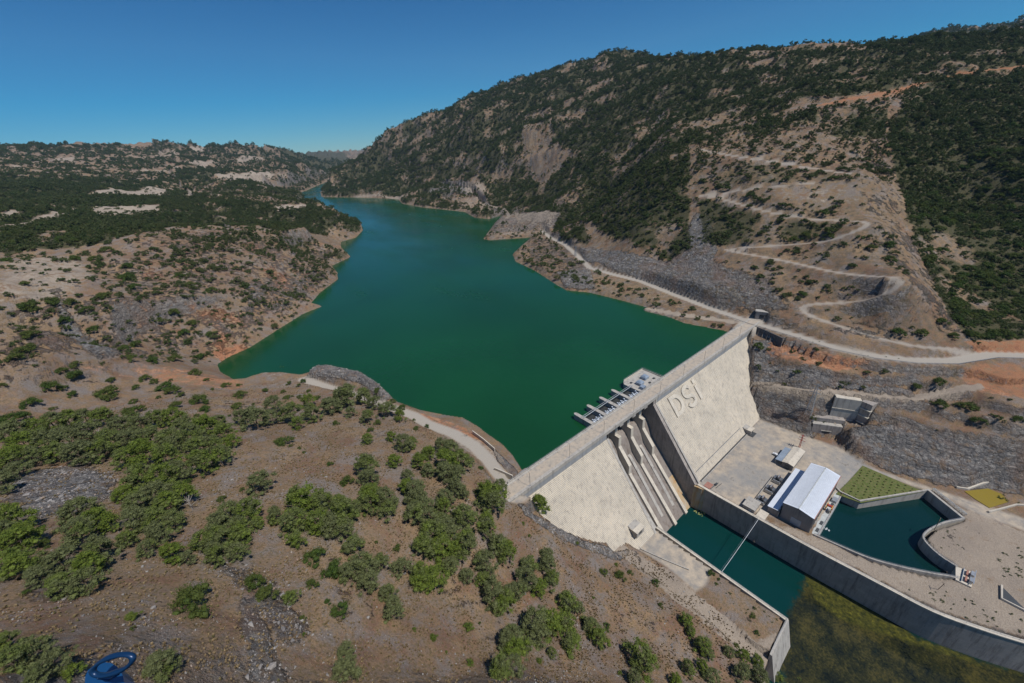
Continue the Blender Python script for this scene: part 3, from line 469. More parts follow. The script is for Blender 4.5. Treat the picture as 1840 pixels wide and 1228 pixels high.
# ------------------------------------------------------------------ waters
m_res = water_mat('reservoir_water', (.005, .047, .015), .16, .6, .22)
MB().add([(-9000,127.5,WL),(93,127.5,WL),(365,127.5,WL),(12000,127.5,WL),(12000,14000,WL),(-9000,14000,WL)], [(0,1,2,3,4,5)]).build('reservoir', m_res); tag(bpy.data.objects['reservoir'], kind='structure')
m_pool = water_mat('tailrace_water', (.003, .022, .022), .12, .45, .5)
MB().prism([(218,19),(266,19),(266,9),(306,-16),(291,-37),(272,-27),(260,-24),(256,-27),(252,-31),(251,-39),(240,-39),(234,-31),(226,-18),(219,-6)], POND-.6, POND).build('tailrace_pool', m_pool); tag(bpy.data.objects['tailrace_pool'], kind='structure')
m_riv = water_mat('river_water', (.002, .026, .024), .08, .16, .5, algae=True)
gx, gy = np.meshgrid(np.arange(60, 262, 1.0), np.arange(-262, 83, 1.0)); me = grid_mesh('river', gx, gy, np.full(gx.shape, TW), lambda r, c: ~((c+60 < 158) & (r-262 > 30)) & ~((c+60 > 212) & (r-262 > -8)))
shl = xy([(1385,1160),(1425,1085),(1445,1050),(1442,1020),(1480,1040),(1560,1085),(1660,1150),(1850,1210),(1990,1500),(1500,1500)], TW); d1 = sdf(shl, gx, gy, 500)
yl = xy([(1440,1025),(1462,1025),(1560,1090),(1650,1145),(1780,1195),(1840,1215),(1780,1205),(1640,1160),(1560,1135),(1500,1110),(1460,1075)], TW); d2 = sdf(yl, gx, gy, 500)
pipe = sdf(xy([(1208,950),(1245,912),(1250,925),(1215,955)], TW), gx, gy, 60)
paintmesh(me, 'ma', sstep(5, -6, d1), sstep(4, -5, d2), sstep(3, -2, pipe)*.28); riv = bpy.data.objects.new('river', me); COL.objects.link(riv); me.materials.append(m_riv); tag(riv, kind='structure')
if me.polygons[500].normal.z < 0: me.flip_normals()
# ------------------------------------------------------------------ the dam
m_step = concrete('roller_concrete', (.60, .54, .445), (.50, .455, .38), (.36, .325, .28), .09, lifts=2.64)
m_conc = concrete('cast_concrete', (.44, .41, .36), (.36, .34, .31), (.20, .18, .165), .15)
m_dark = concrete('weathered_concrete', (.36, .32, .285), (.28, .255, .235), (.14, .12, .11), .2, lifts=2.4)
m_road = concrete('crest_paving', (.47, .39, .30), (.38, .335, .275), (.24, .22, .20), .3)
m_para = concrete('parapet_concrete', (.33, .34, .35), (.27, .28, .29), (.20, .20, .20), .3)
m_chute = concrete('chute_concrete', (.27, .235, .205), (.22, .19, .17), (.14, .105, .08), .2)
m_rust = concrete('rust_stained_concrete', (.44, .31, .16), (.42, .36, .28), (.40, .19, .05), .25)
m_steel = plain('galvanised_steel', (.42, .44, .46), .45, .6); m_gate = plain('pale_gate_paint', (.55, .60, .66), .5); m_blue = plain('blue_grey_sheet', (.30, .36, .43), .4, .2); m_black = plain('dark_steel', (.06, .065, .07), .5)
YF, YB = 116.5, 127.0
def fy(z): return YF+.78*(z+4.8)
def stepped(x0, x1, zb, h=.66):
    m = MB(); z = -4.8; prof = [(YB+2, zb-6), (YB+2, -4.8), (YF, z)]
    while z-h > zb:
        prof += [(fy(z), z-h) if False else (fy(z)-.0, z-h)]; z -= h; prof += [(fy(z), z)]
    prof += [(fy(z), zb-6)]
    return m.xprism(prof, x0, x1)
dam = empty('dam', (206, 121, 0), 0, 'long stepped pale concrete dam wall with its spillway between the green lake and the lower pool', 'dam')
def part(mb, name, m, par=None, label=None):
    P = par or dam; mb.v = [(a-206, b-121, c) for a, b, c in mb.v]; o = mb.build(name, m, P)
    if label: o['label'] = label
    return o
part(stepped(62, 158, -62), 'stepped_face', m_step, label='shorter stepped face next to the brown hillside')
rf = part(stepped(208.6, 374, PLAT-.5), 'stepped_face', m_step, label='long stepped face carrying three raised letters')
part(MB().box(60, 158, YF, YB, -4.8, 0).box(208.6, 374, YF, YB, -4.8, -.004), 'crest_body', m_para)
part(MB().box(60, 374, YF+.45, YB-.45, 0, .12), 'crest_road', m_road)
part(MB().box(60, 374, YF+.45, YF+2.0, .12, .3).box(60, 374, YB-1.7, YB-.45, .12, .3), 'kerb', m_conc)
mb = MB().box(62, 370, YF-.25, YF+.45, -1.3, 1.0)
part(mb, 'downstream_parapet', m_conc); part(MB().box(88, 352, YB-.45, YB, -1.2, 1.0), 'upstream_parapet', m_conc)
mb = MB()
for i in range(0, 188): x = 88+i*1.4; mb.box(x, x+.12, YB-.3, YB-.2, 1.0, 1.9)
mb.box(88, 352, YB-.3, YB-.2, 1.85, 1.93); part(mb, 'handrail', m_steel)
# side wall of the long face, with its pale coping
prof = [(YB, 0), (YF, 0), (YF, -4.8), (fy(PLAT), PLAT), (79.5, PLAT), (79.5, -74), (YB, -74)]
part(MB().xprism(prof, 205.8, 208.2), 'side_wall', m_dark, label='dark side wall above the rust stained chute')
part(MB().xprism([(YF-.3, -4.6), (YF-.3, -.2), (YF+.3,-.2), (YF+.3, -4.4), (fy(PLAT)+.2, PLAT), (fy(PLAT)-1.6, PLAT)], 208.2, 209.6), 'coping', m_conc)
prof = [(YB, 0), (YF, 0), (YF, -4.8), (fy(-53.6), -53.6), (80.5, -74), (YB, -74)]
part(MB().xprism(prof, 156.6, 158.2), 'side_wall', m_conc)
part(MB().prism([(158,80.5),(161.3,80.5),(161.3,84),(158,116)], [-72,-72,-72,-72], [-53.4,-53.4,-50,-14]), 'side_wall', m_conc, label='tapering low wall on the hillside edge of the chute')
# chute, ogee crest, bridge
def cy(z): return 80.5+.86*(z+70)
zc = [-74, -70, -60, -50, -40, -30, -24, -20, -17.5, -16, -15.4, -16]; prof = [(cy(z) if z < -22 else None, z) for z in zc]
ogy = {-20: 118.6-.0, -17.5: 119.8, -16: 121.6, -15.4: 123.6}; P = [(cy(z), z) for z in (-74, -70, -55, -40, -30)]+[(117.0, -24.5), (119.3, -20), (121, -17.5), (123, -16.2), (125.5, -15.8), (128.5, -17), (130, -22), (130, -74)]
part(MB().xprism(P, 158.2, 205.8), 'spillway_chute', m_chute)
for k, x in enumerate((157.4, 169.9, 182.8, 195.8)):
    if k:
        prof = [(130, -3), (120.2, -3), (120.2, -12), (117, -12.2), (116.8, -19.5), (108, -30), (107.7, -41), (130, -41)]
        pr = part(MB().xprism(prof, x, x+2.6), 'pier', m_step)
        part(MB().box(x-.4, x+3.0, 116.4, 121.5, -3, -1.35), 'bridge_bearing', m_conc)
        a = 107.7; part(MB().xprism([(a, -36.6), (a, -40), (79.6, -72), (79.0, -68.8)], x+.1, x+2.5), 'divider_wall', m_step)
    nose = [(x-.1, 127), (x-.1, 142.8), (x+.3, 144), (x+1.2, 144.6), (x+2.1, 144), (x+2.5, 142.8), (x+2.5, 127)]
    part(MB().prism(nose, -14, -1), 'pier_nose', m_conc)
for x in (165.6, 177.6, 190.6): part(MB().xprism([(cy(-30), -30), (cy(-31)-1.1, -31), (79.4, -71.6), (80.6, -70.4)], x, x+2.2), 'deflector_rib', m_conc)
part(MB().xprism([(cy(-52)-.12, -52), (cy(-71)-.12, -71), (cy(-71)+.3, -71), (cy(-52)+.3, -52)], 199.6, 205.8), 'stained_apron', m_rust)
for x0, x1 in ((158, 170.6), (170.6, 183.6), (183.6, 196.6), (196.6, 208.6)):
    part(MB().box(x0+.03, x1-.03, YF, YB, -1.3, 0), 'bridge_deck', m_conc)
# gates between the piers
m_bay_shade = concrete('bay_shade_dark', (.05, .052, .052), (.035, .038, .038), (.02, .02, .02), .4)  # near-black colour that paints the shade of the gate bays
for x0, x1 in ((159.9, 169.8), (172.4, 182.7), (185.3, 195.7), (198.3, 208.4)): part(MB().box(x0, x1, 127.1, 139.5, -7, -4.7), 'bay_shade_slab', m_bay_shade)  # slabs added over the water to stand in for shade between the piers
for k, x in enumerate((160.0, 172.6, 185.5, 198.5)):
    w_ = 9.8; n = 8; mb = MB(); P = []
    for i in range(n+1):
        t = math.radians(-34+i*50/n); P.append((121.0+10.5*math.cos(t), -9.5+10.5*math.sin(t)))
    prof = P+[(a-.5, b) for a, b in P[::-1]]; mb.xprism(prof, x, x+w_)
    g = part(mb, 'spillway_gate', m_gate)
    for xx in (x+1.2, x+w_-1.2):
        mb = MB()
        for i in (1, 4, 7): mb.bar((xx, 121.5, -9.5), (xx, P[i][0]-.5, P[i][1]), .45)
        part(mb, 'gate_arm', m_gate)
    mb = MB()
    for j in range(9):
        xx = x+.6+j*1.05; mb.bar((xx, 128.2, -3.5), (xx, 132.6, -6.2), .3).bar((xx, 128.2, -3.5+.9*(j % 2)), (xx+1, 130.6, -2.6-1.1*(j % 2)), .35)
    mb.box(x+.4, x+w_-.4, 127.2, 128.0, -2.6, -1.3).bar((x+.4, 131, -2.8), (x+w_-.4, 131, -2.8), .5).bar((x+.4, 133.2, -4.2), (x+w_-.4, 133.2, -4.2), .4)
    for j in (1.5, 5, 8.5): mb.box(x+j-.6, x+j+.6, 129, 130.6, -3.4, -1.9).box(x+j-.3, x+j+.3, 131, 132, -2.4, -.9)
    part(mb, 'hoist_frame', m_gate)
mb = MB().tube([(158, 136.2, -.2), (210, 136.2, -.2)], .55).tube([(158, 137.6, -.2), (210, 137.6, -.2)], .3)
part(mb, 'gantry_beam', m_steel)
# raised letters on the long face, built in the plane of the steps
sl_ = math.atan2(1/.78, 1); fn = Vector((0, -math.sin(sl_), math.cos(sl_)))
def fpt(x, s, lift): # s metres down the slope from the crest foot
    d = Vector((0, -math.cos(sl_), -math.sin(sl_))); p = Vector((x, YF, -4.8))+d*s+fn*lift; return p
def stroke(mb, pts, wd, l0=-.2, l1=.6):
    for k in range(len(pts)-1):
        a = Vector(pts[k]); b = Vector(pts[k+1]); e = (b-a).normalized(); nrm = Vector((-e.y, e.x))*wd/2; ex = e*wd*.18
        a_ = a-(ex if k else Vector((0, 0))); b_ = b+(ex if k < len(pts)-2 else Vector((0, 0)))
        q = [a_+nrm, b_+nrm, b_-nrm, a_-nrm]; dl = .014*(k % 2); V = [fpt(c.x, c.y, l0) for c in q]+[fpt(c.x, c.y, l1+dl) for c in q]
        mb.add(V, [(0,1,2,3),(7,6,5,4),(0,4,5,1),(1,5,6,2),(2,6,7,3),(3,7,4,0)])
    return mb

def letter(strokes, wd):
    mb = MB()
    for s_ in strokes: stroke(mb, s_, wd)
    return part(mb, 'letter', m_step)
arc = lambda cx_, cy_, rx, ry, a0, a1, n=9: [(cx_+rx*math.cos(math.radians(a0+(a1-a0)*i/n)), cy_+ry*math.sin(math.radians(a0+(a1-a0)*i/n))) for i in range(n+1)]
letter([[(222.6, 2.0), (222.6, 16.6)], [(224.1, 3.4)]+arc(226.8, 9.3, 5.6, 5.9, -90, 90, 12)+[(224.1, 15.2)]], 2.9)
letter([arc(242.6, 6.3, 4.7, 3.6, -20, -262, 12)+arc(242.6, 13.3, 4.7, 3.5, -82, 160, 12)], 2.7)
letter([[(254, 6.3), (254, 17)], [(254, 1.6), (254, 4.4)]], 3.0)
# ------------------------------------------------------------------ foliage
def leaf_mat(name, a, b, c, rnd=.5):
    t = NT(name); oi = t.n('ObjectInfo'); n = t.noise(.9, 3, .6); n2 = t.noise(.22, 3, .6)
    col = t.mix(t.ramp(n, [(.35, 0.0), (.65, 1.0)]), a, b); col = t.mix(t.math('MULTIPLY', t.ramp(t.math('ADD', n2, t.math('MULTIPLY', oi.outputs['Random'], rnd)), [(.55, 0.0), (.85, 1.0)]), .8), col, c)
    t.set(col, .75, .15); tr = t.n('BsdfTranslucent'); t.l(col, tr.inputs[0]); mx = t.n('MixShader'); mx.inputs[0].default_value = .22; t.l(t.p.outputs[0], mx.inputs[1]); t.l(tr.outputs[0], mx.inputs[2]); t.l(mx.outputs[0], t.out.inputs[0]); return t.m
m_pine = leaf_mat('pine_needles', (.092, .135, .022), (.165, .210, .036), (.140, .150, .075))
m_shrub = leaf_mat('oak_leaves', (.040, .072, .015), (.072, .112, .022), (.092, .110, .028))
m_wood = leaf_mat('woodland_leaves', (.040, .066, .020), (.072, .100, .028), (.095, .105, .040))
m_fresh = leaf_mat('fresh_leaves', (.06, .10, .015), (.10, .15, .02), (.12, .15, .03))
m_bark = plain('bark', (.16, .12, .09), .9); m_dead = plain('bare_grey_wood', (.32, .29, .26), .9)
def tri_mesh(name, V, m, smooth=False):
    V = np.asarray(V, np.float32).reshape(-1, 3); n = len(V)//3; me = bpy.data.meshes.new(name); me.vertices.add(len(V)); me.vertices.foreach_set('co', V.ravel())
    me.loops.add(len(V)); me.loops.foreach_set('vertex_index', np.arange(len(V), dtype=np.int32)); me.polygons.add(n); me.polygons.foreach_set('loop_start', np.arange(n, dtype=np.int32)*3); me.update(); me.materials.append(m); return me
def ico():
    import bmesh
    bm = bmesh.new(); bmesh.ops.create_icosphere(bm, subdivisions=1, radius=1); V = np.array([[v.co[:] for v in f.verts] for f in bm.faces]); bm.free(); return V
ICO = ico()
def clumps(rg, centers, radii, per, leaf, flat=.75):
    out = []
    for c, r in zip(centers, radii):
        q = ICO.copy(); k = 1+.3*np.sin(q@rg.normal(size=3)*4+rg.uniform(0, 6))[..., None]*.6
        out.append((q*k*r*.58*np.array([1, 1, flat])+c).reshape(-1, 3))
        d = rg.normal(size=(per, 3)); d /= np.linalg.norm(d, axis=1)[:, None]; d[:, 2] = np.abs(d[:, 2])*np.where(rg.random(per) < .8, 1, -1)
        p = c+d*r*rg.uniform(.5, 1.28, (per, 1))*np.array([1, 1, flat]); L = leaf*rg.uniform(.6, 1.4, (per, 1, 1))
        a = rg.normal(size=(per, 3, 3)); out.append((p[:, None, :]+a*L*.62).reshape(-1, 3))
    return np.concatenate(out)
def pine_crown(seed, n=62, per=85, leaf=.019):     # unit width 1, height about .8, base at z 0
    rg = np.random.default_rng(seed); C = []; R = []; lob = rg.uniform(0, 6.28); k = rg.uniform(.16, .3); asp = rg.uniform(.75, 1)
    for i in range(n):
        t = rg.uniform(0, 6.28); h = rg.random()**.8; w_ = .40*(1-.62*h**1.6)*(1+k*math.cos(2*t+lob)+.12*math.cos(5*t+lob*2)); q = math.sqrt(rg.uniform(.25, 1))*w_
        C.append((q*math.cos(t), q*math.sin(t)*asp, .16+h*.56)); R.append(rg.uniform(.055, .125)*(1.1-.3*h))
    return clumps(rg, np.array(C), R, per, leaf)
def shrub_crown(seed, n=24, per=110, leaf=.020):
    rg = np.random.default_rng(seed); C = []; R = []; a = rg.uniform(0, 6.28)
    for i in range(n):
        t = rg.uniform(0, 6.28); q = math.sqrt(rg.random())*.36*(1+.25*math.cos(3*t+a)); C.append((q*math.cos(t), q*math.sin(t), .10+.30*(1-(q/.45)**2)*rg.uniform(.6, 1))); R.append(rg.uniform(.10, .17))
    return clumps(rg, np.array(C), R, per, leaf, .85)
PINE = [tri_mesh('crown', pine_crown(s_), m_pine) for s_ in range(9)]
SHRUB = [tri_mesh('shrub', shrub_crown(40+s_), m_shrub) for s_ in range(6)]
SHRUBF = [tri_mesh('shrub', shrub_crown(60+s_), m_fresh) for s_ in range(2)]
def trunk_mesh(seed, wood, limbs=5):
    rg = random.Random(seed); mb = MB(); n = 7
    def limb(a, b, r0, r1):
        a = Vector(a); b = Vector(b); d = (b-a).normalized(); u = d.cross(Vector((0, 1, .1))).normalized(); v = d.cross(u); V = []
        for p, r in ((a, r0), (b, r1)): V += [p+(u*math.cos(6.283*i/n)+v*math.sin(6.283*i/n))*r for i in range(n)]
        mb.add(V, [(i, (i+1) % n, n+(i+1) % n, n+i) for i in range(n)]+[tuple(range(n))[::-1], tuple(range(n, 2*n))])
    t1 = (rg.uniform(-.04, .04), rg.uniform(-.04, .04), .25); limb((0, 0, -.15), t1, .028, .020); t2 = (t1[0]*1.8, t1[1]*1.8, .55); limb(t1, t2, .020, .009)
    for i in range(limbs):
        a = rg.uniform(0, 6.28); z = rg.uniform(.12, .45); limb((t1[0]*z*3, t1[1]*z*3, z), (math.cos(a)*.3, math.sin(a)*.3, z+rg.uniform(.05, .2)), .011, .004)
    o = mb.build('trunk', wood); me = o.data; bpy.data.objects.remove(o); return me
TRUNK = [trunk_mesh(s_, m_bark) for s_ in range(4)]
TREES = []; BUSH = []
def depth(p): return float((np.array(p)-[0, 0, CAMZ])@RM[:, 2])
def proj(p):
    c = RM.T@(np.array(p)-[0, 0, CAMZ]); return c[0]/c[2]*F+CX, c[1]/c[2]*F+CY
def plant(px, py, dpx, kind):
    p = hit(px, py); d = dpx*depth(p)/F*.98; p = hit(px, py, d*(.42 if kind == 'P' else .22)); d = dpx*depth(p)/F*(1.0)
    x, y = p[:2]; z = float(zat(x, y)); rz = random.uniform(0, 6.28)
    if kind == 'P':
        t = empty('pine_tree', (x, y, z), rz, 'pine', 'pine tree', 'pine trees on the near hillside'); s_ = d*1.3; t.scale = (s_, s_, s_*random.uniform(.85, 1.1))
        for nm, me in (('crown', random.choice(PINE)), ('trunk', random.choice(TRUNK))):
            o = bpy.data.objects.new(nm, me); COL.objects.link(o); o.parent = t
        TREES.append((t, px, py, d))
    else:
        t = bpy.data.objects.new('shrub', random.choice(SHRUBF if kind == 'F' else SHRUB)); COL.objects.link(t); t.location = (x, y, z-.04*d); t.rotation_euler = (0, 0, rz); s_ = d*1.02; t.scale = (s_*random.uniform(.85, 1.1), s_, s_*random.uniform(.85, 1.25)); BUSH.append((t, px, py, d))
PN = '''20 775 50,60 770 45,95 760 40,125 755 38,152 752 34,185 750 40,215 765 42,250 765 40,280 755 36,310 752 38,40 800 48,80 795 46,120 790 50,160 785 48,200 795 50,235 795 44,270 790 50,305 790 46,20 825 50,60 822 40,100 815 44,145 818 48,182 815 40,225 825 40,260 820 52,300 825 50,30 845 36,8 870 44,250 860 56,290 860 52,322 850 40,280 890 50,222 888 36,245 905 46,300 905 50,270 935 50,310 938 44,140 922 60,175 935 50,25 935 56,45 960 50,5 960 50,
493 729 30,524 744 44,456 755 46,433 752 30,487 752 32,535 762 26,555 723 26,560 742 38,592 731 36,612 713 34,370 770 44,391 762 34,404 781 34,347 786 46,330 765 40,316 802 40,352 806 42,383 801 36,362 835 48,399 820 42,417 794 28,467 869 44,331 890 44,410 924 50,446 921 46,391 942 40,430 952 46,461 942 28,540 898 58,581 908 50,495 929 32,527 940 50,571 940 50,610 908 34,
393 969 58,428 966 46,363 977 40,388 999 42,425 993 38,311 996 40,337 1004 28,522 1074 30,532 972 32,594 945 46,305 1202 34,32 972 54,147 966 60,182 993 54,107 1007 56,40 1017 62,8 1010 50,112 1052 56,155 1048 52,160 1018 50,67 1036 42,198 942 36,246 935 48,230 972 34,262 988 34,283 962 44,13 1156 44,60 1178 56,27 1190 52,101 1196 50,128 1208 36,75 1156 24,286 1198 56,67 1215 44,
616 919 48,640 913 32,616 953 44,632 983 40,653 1020 54,661 1048 44,685 1012 32,624 1033 36,698 1068 34,707 1098 42,664 905 44,696 916 38,750 924 50,758 905 44,798 913 34,835 929 50,875 951 36,883 905 48,782 961 58,803 950 46,760 985 42,792 982 48,840 983 52,819 990 36,720 1020 38,755 1034 50,779 1042 50,806 1018 36,840 1036 32,872 1012 44,868 1042 30,886 1066 52,896 1092 32,915 1064 28,896 983 42,907 999 34,621 1172 34,621 1207 50,910 1154 38,899 1202 50,
624 714 48,654 714 32,629 741 22,659 750 28,673 726 26,695 738 32,720 750 22,659 790 22,703 786 20,725 799 34,739 797 24,708 829 28,732 855 26,732 877 34,659 841 46,663 862 34,664 892 46,693 899 42,747 890 48,756 831 34,771 816 30,769 846 28,793 802 30,810 809 34,803 831 42,827 829 40,844 831 20,800 851 40,820 858 34,820 878 34,832 887 24,800 895 36,881 890 50,900 875 26,876 939 34,970 908 32,795 943 44,
983 997 26,983 1015 36,948 1015 36,945 1042 44,969 1058 32,991 1044 32,911 988 32,927 1064 36,908 1078 42,1018 1082 40,1036 1095 26,961 1122 56,991 1122 48,969 1142 42,1015 1122 42,1026 1156 42,1063 1127 38,1076 1148 36,993 1175 20,921 1146 44,924 1169 46,943 1162 32,921 1199 46,1154 1183 60,1140 1221 30,
1233 1115 26,1241 1137 20,1262 1161 34,1272 1174 26,1236 1201 26,1262 1198 24,1311 1172 20,1335 1178 22,1362 1189 24,1333 1208 32,1362 1215 32,1394 1217 26,1214 1223 24,1279 1215 30,1435 1223 14'''
SH = '''108 665 20,133 676 38,86 693 36,112 697 20,130 708 22,50 723 34,15 752 44,40 745 26,193 704 48,198 683 17,167 742 18,94 734 14,232 739 40,255 734 18,238 721 19,244 696 17,258 679 22,297 693 34,276 686 18,285 714 11,315 728 26,307 683 8,4 692 14,
350 670 24,370 682 14,310 702 28,325 709 18,357 718 36,368 734 24,381 699 9,404 692 18,430 709 25,425 729 27,455 726 8,476 701 17,429 692 11,508 664 22,520 689 12,537 693 11,544 685 13,554 702 11,508 704 11,515 714 15,525 712 7,538 713 12,570 714 14,412 747 10,353 747 12,602 760 15,508 791 35,521 801 9,538 805 9,546 813 8,592 834 13,617 866 18,396 897 19,435 880 13,339 864 18,
340 1082 84,455 1047 42,476 1066 46,543 1110 16,562 1001 46,594 1025 44,560 1050 26,607 1098 44,588 1081 17,80 977 30,45 1066 18,238 1130 12,606 1030 28,712 985 18,862 1120 7,676 975 9,604 738 13,605 760 13,677 759 19,722 731 16,678 701 16,705 720 14,665 772 17,747 770 13,744 754 7,767 766 10,624 865 28,864 841 13,1091 1126 19,1084 1028 20,1114 1034 27,1132 1028 14,1178 1047 17,1188 1088 13,1323 1161 16,1277 1030 16,1292 1041 7,1317 1049 7,1360 1137 12,1353 1106 12,1356 1093 7,1287 1049 7'''
FR = '546 1140 9,235 1108 30,744 1131 11,779 1146 19,840 1128 24,802 1172 7,843 1191 18,940 940 9,951 963 8,1037 976 9,1108 1015 9,1066 1074 7,969 1188 15,1114 1211 12,1218 1221 16,640 660 0'
for s_, k in ((PN, 'P'), (SH, 'S'), (FR, 'F')):
    for e in s_.replace('\n', '').split(','):
        a = e.split()
        if len(a) == 3 and float(a[2]) > 0: plant(float(a[0]), float(a[1]), float(a[2]), k)
# scatter over the slopes: the largest as single shrubs, the rest as scrub and woodland
el = (GZ-CAMZ)/GR; mx = np.maximum.accumulate(el, axis=0); vis = (el+9/GR) >= np.vstack([np.full((1, el.shape[1]), -9), mx[:-1]])
dl = np.gradient(LR)[:, None]; area = GR**2*dl*(AZ[1]-AZ[0])
sz = np.clip(4.4+GR*.0031, 5, 19)
lam = DEN*area/(math.pi/4*sz**2)*1.15*vis*(GR > 290); lam[GR > 5200] = 0
cnt = RNG.poisson(np.clip(lam, 0, 4)); ii, jj = np.nonzero(cnt); rep = cnt[ii, jj]; ii = np.repeat(ii, rep); jj = np.repeat(jj, rep)
ll_ = LR[ii]+RNG.uniform(-.5, .5, len(ii))*dl[ii, 0]; aa_ = AZ[jj]+RNG.uniform(-.5, .5, len(ii))*(AZ[1]-AZ[0]); X_ = np.exp(ll_)*np.sin(aa_); Y_ = np.exp(ll_)*np.cos(aa_); Z_ = zat(X_, Y_)
SZ = sz[ii, jj]*np.clip(RNG.lognormal(-.05, .42, len(ii)), .35, 2.0)
PC = (np.stack([X_, Y_, Z_-CAMZ], 1))@RM; PX = PC[:, 0]/PC[:, 2]*F+CX; PY = PC[:, 1]/PC[:, 2]*F+CY
inv = (PX > 4) & (PX < 1836) & (PY > 60) & (PY < 1220) & (PC[:, 2] > 0)
score = np.where(inv, SZ/PC[:, 2], 0); NB = 300-len(BUSH); top = np.argsort(-score)[:max(NB, 0)]
for k in top:
    t = bpy.data.objects.new('shrub', random.choice(SHRUB)); COL.objects.link(t); s_ = SZ[k]; t.location = (X_[k], Y_[k], Z_[k]-.05*s_); t.rotation_euler = (0, 0, random.uniform(0, 6.28)); t.scale = (s_*1.05, s_*.95, s_*random.uniform(.8, 1.2)); BUSH.append((t, PX[k], PY[k], s_))
rest = np.ones(len(X_), bool); rest[top] = False
def hidden_col(name, meshes):
    c = bpy.data.collections.new(name)
    for k, me in enumerate(meshes): o = bpy.data.objects.new(name+'_%d' % k, me); c.objects.link(o)
    return c
LOW = [tri_mesh('bush', shrub_crown(80+s_, 9, 34, .055), m_wood) for s_ in range(5)]
TALL = [tri_mesh('bush', pine_crown(90+s_, 12, 34, .055), m_wood) for s_ in range(4)]
cLOW = hidden_col('bush_kinds', LOW); cTALL = hidden_col('tree_kinds', TALL+LOW[:2])
def strew(name, P, scale, col, n, label=None, rx=0.0):
    me = bpy.data.meshes.new(name); me.vertices.add(len(P)); me.vertices.foreach_set('co', np.asarray(P, np.float32).ravel())
    for nm, v in (('sc', scale), ('rz', RNG.uniform(0, 6.28, len(P)))): me.attributes.new(nm, 'FLOAT', 'POINT').data.foreach_set('value', np.asarray(v, np.float32))
    me.attributes.new('pk', 'INT', 'POINT').data.foreach_set('value', RNG.integers(0, n, len(P)).astype(np.int32)); o = bpy.data.objects.new(name, me); COL.objects.link(o)
    g = bpy.data.node_groups.new(name, 'GeometryNodeTree'); g.interface.new_socket('Geometry', in_out='INPUT', socket_type='NodeSocketGeometry'); g.interface.new_socket('Geometry', in_out='OUTPUT', socket_type='NodeSocketGeometry')
    N = g.nodes.new; i = N('NodeGroupInput'); u = N('NodeGroupOutput'); ip = N('GeometryNodeInstanceOnPoints'); ci = N('GeometryNodeCollectionInfo'); ci.inputs[0].default_value = col; ci.inputs[1].default_value = True; ci.inputs[2].default_value = True
    def att(nm, ty):
        a = N('GeometryNodeInputNamedAttribute'); a.data_type = ty; a.inputs[0].default_value = nm; return a.outputs[0]
    cb = N('ShaderNodeCombineXYZ'); g.links.new(att('rz', 'FLOAT'), cb.inputs[2]); g.links.new(i.outputs[0], ip.inputs['Points']); g.links.new(ci.outputs[0], ip.inputs['Instance']); ip.inputs['Pick Instance'].default_value = True
    g.links.new(att('pk', 'INT'), ip.inputs['Instance Index']); g.links.new(cb.outputs[0], ip.inputs['Rotation']); g.links.new(att('sc', 'FLOAT'), ip.inputs['Scale']); g.links.new(ip.outputs[0], u.inputs[0])
    md = o.modifiers.new('strew', 'NODES'); md.node_group = g; tag(o, label, kind='stuff'); return o
rgt_ = (PX > 1120) & (np.hypot(X_, Y_) > 300); P_ = np.stack([X_, Y_, Z_-.06*SZ], 1); rad = np.hypot(X_, Y_)
g1 = rest & (X_ > 120) & (rad < 620); g2 = rest & (X_ > 120) & (rad >= 620); g3 = rest & (X_ <= 120) & (DEN[ii, jj] > .6) & (rad > 600); g4 = rest & (X_ <= 120) & ~g3
for nm, g_, c_, n_k, lb in (('hillside_scrub', g1, cLOW, 5, 'dark green scrub dotted over the slope with the zigzag track'), ('mountain_woodland', g2, cTALL, 6, 'dark woodland covering the mountain above the lake'), ('plateau_forest', g3, cTALL, 6, 'dense green forest on the flat land left of the lake'), ('shore_scrub', g4, cLOW, 5, 'scattered dark bushes on the brown hill beside the lake')):
    if g_.sum(): strew(nm, P_[g_], SZ[g_], c_, n_k, lb)
print('plants', len(TREES), len(BUSH), [int(q.sum()) for q in (g1, g2, g3, g4)])
# stones and dry grass close by
def pebble_meshes():
    out = []; import bmesh
    for s_ in range(5):
        rg = np.random.default_rng(s_+5); q = ICO.copy(); ax = rg.normal(size=(3, 3)); k = 1+.32*np.sign(np.sin(q@ax[0]*3))[..., None]*.4+.3*np.sin(q@ax[1]*2.2)[..., None]; q = q*k*np.array([1, .7, .5])*.5; out.append(tri_mesh('stone', q.reshape(-1, 3), m_stone))
    return out
ts = NT('loose_stone'); oi = ts.n('ObjectInfo'); m_stone = ts.set(ts.mix(1.0, ts.ramp(oi.outputs['Random'], [(0, (.16, .15, .15)), (.5, (.26, .24, .225)), (.85, (.36, .34, .32)), (1, (.32, .22, .15))]), ts.ramp(ts.noise(4, 4, .7), [(.3, .6), (.7, 1.1)]), 'MULTIPLY'), .95, .1)
def tuft_meshes():
    out = []
    for s_ in range(4):
        rg = np.random.default_rng(s_); n = 34; a = rg.uniform(0, 6.28, n); r = rg.uniform(.05, .45, n); b = np.stack([np.cos(a)*r*.5, np.sin(a)*r*.5, np.zeros(n)], 1); tip = np.stack([np.cos(a)*r*1.2, np.sin(a)*r*1.2, rg.uniform(.3, .75, n)], 1); sd_ = np.stack([-np.sin(a), np.cos(a), np.zeros(n)], 1)*.09
        out.append(tri_mesh('tuft', np.stack([b-sd_, b+sd_, tip], 1).reshape(-1, 3), m_straw))
    return out
tw = NT('dry_grass'); oi = tw.n('ObjectInfo'); m_straw = tw.set(tw.ramp(oi.outputs['Random'], [(0, (.19, .14, .075)), (.5, (.28, .21, .12)), (.85, (.36, .27, .15)), (1, (.13, .13, .05))]), .9, .1)
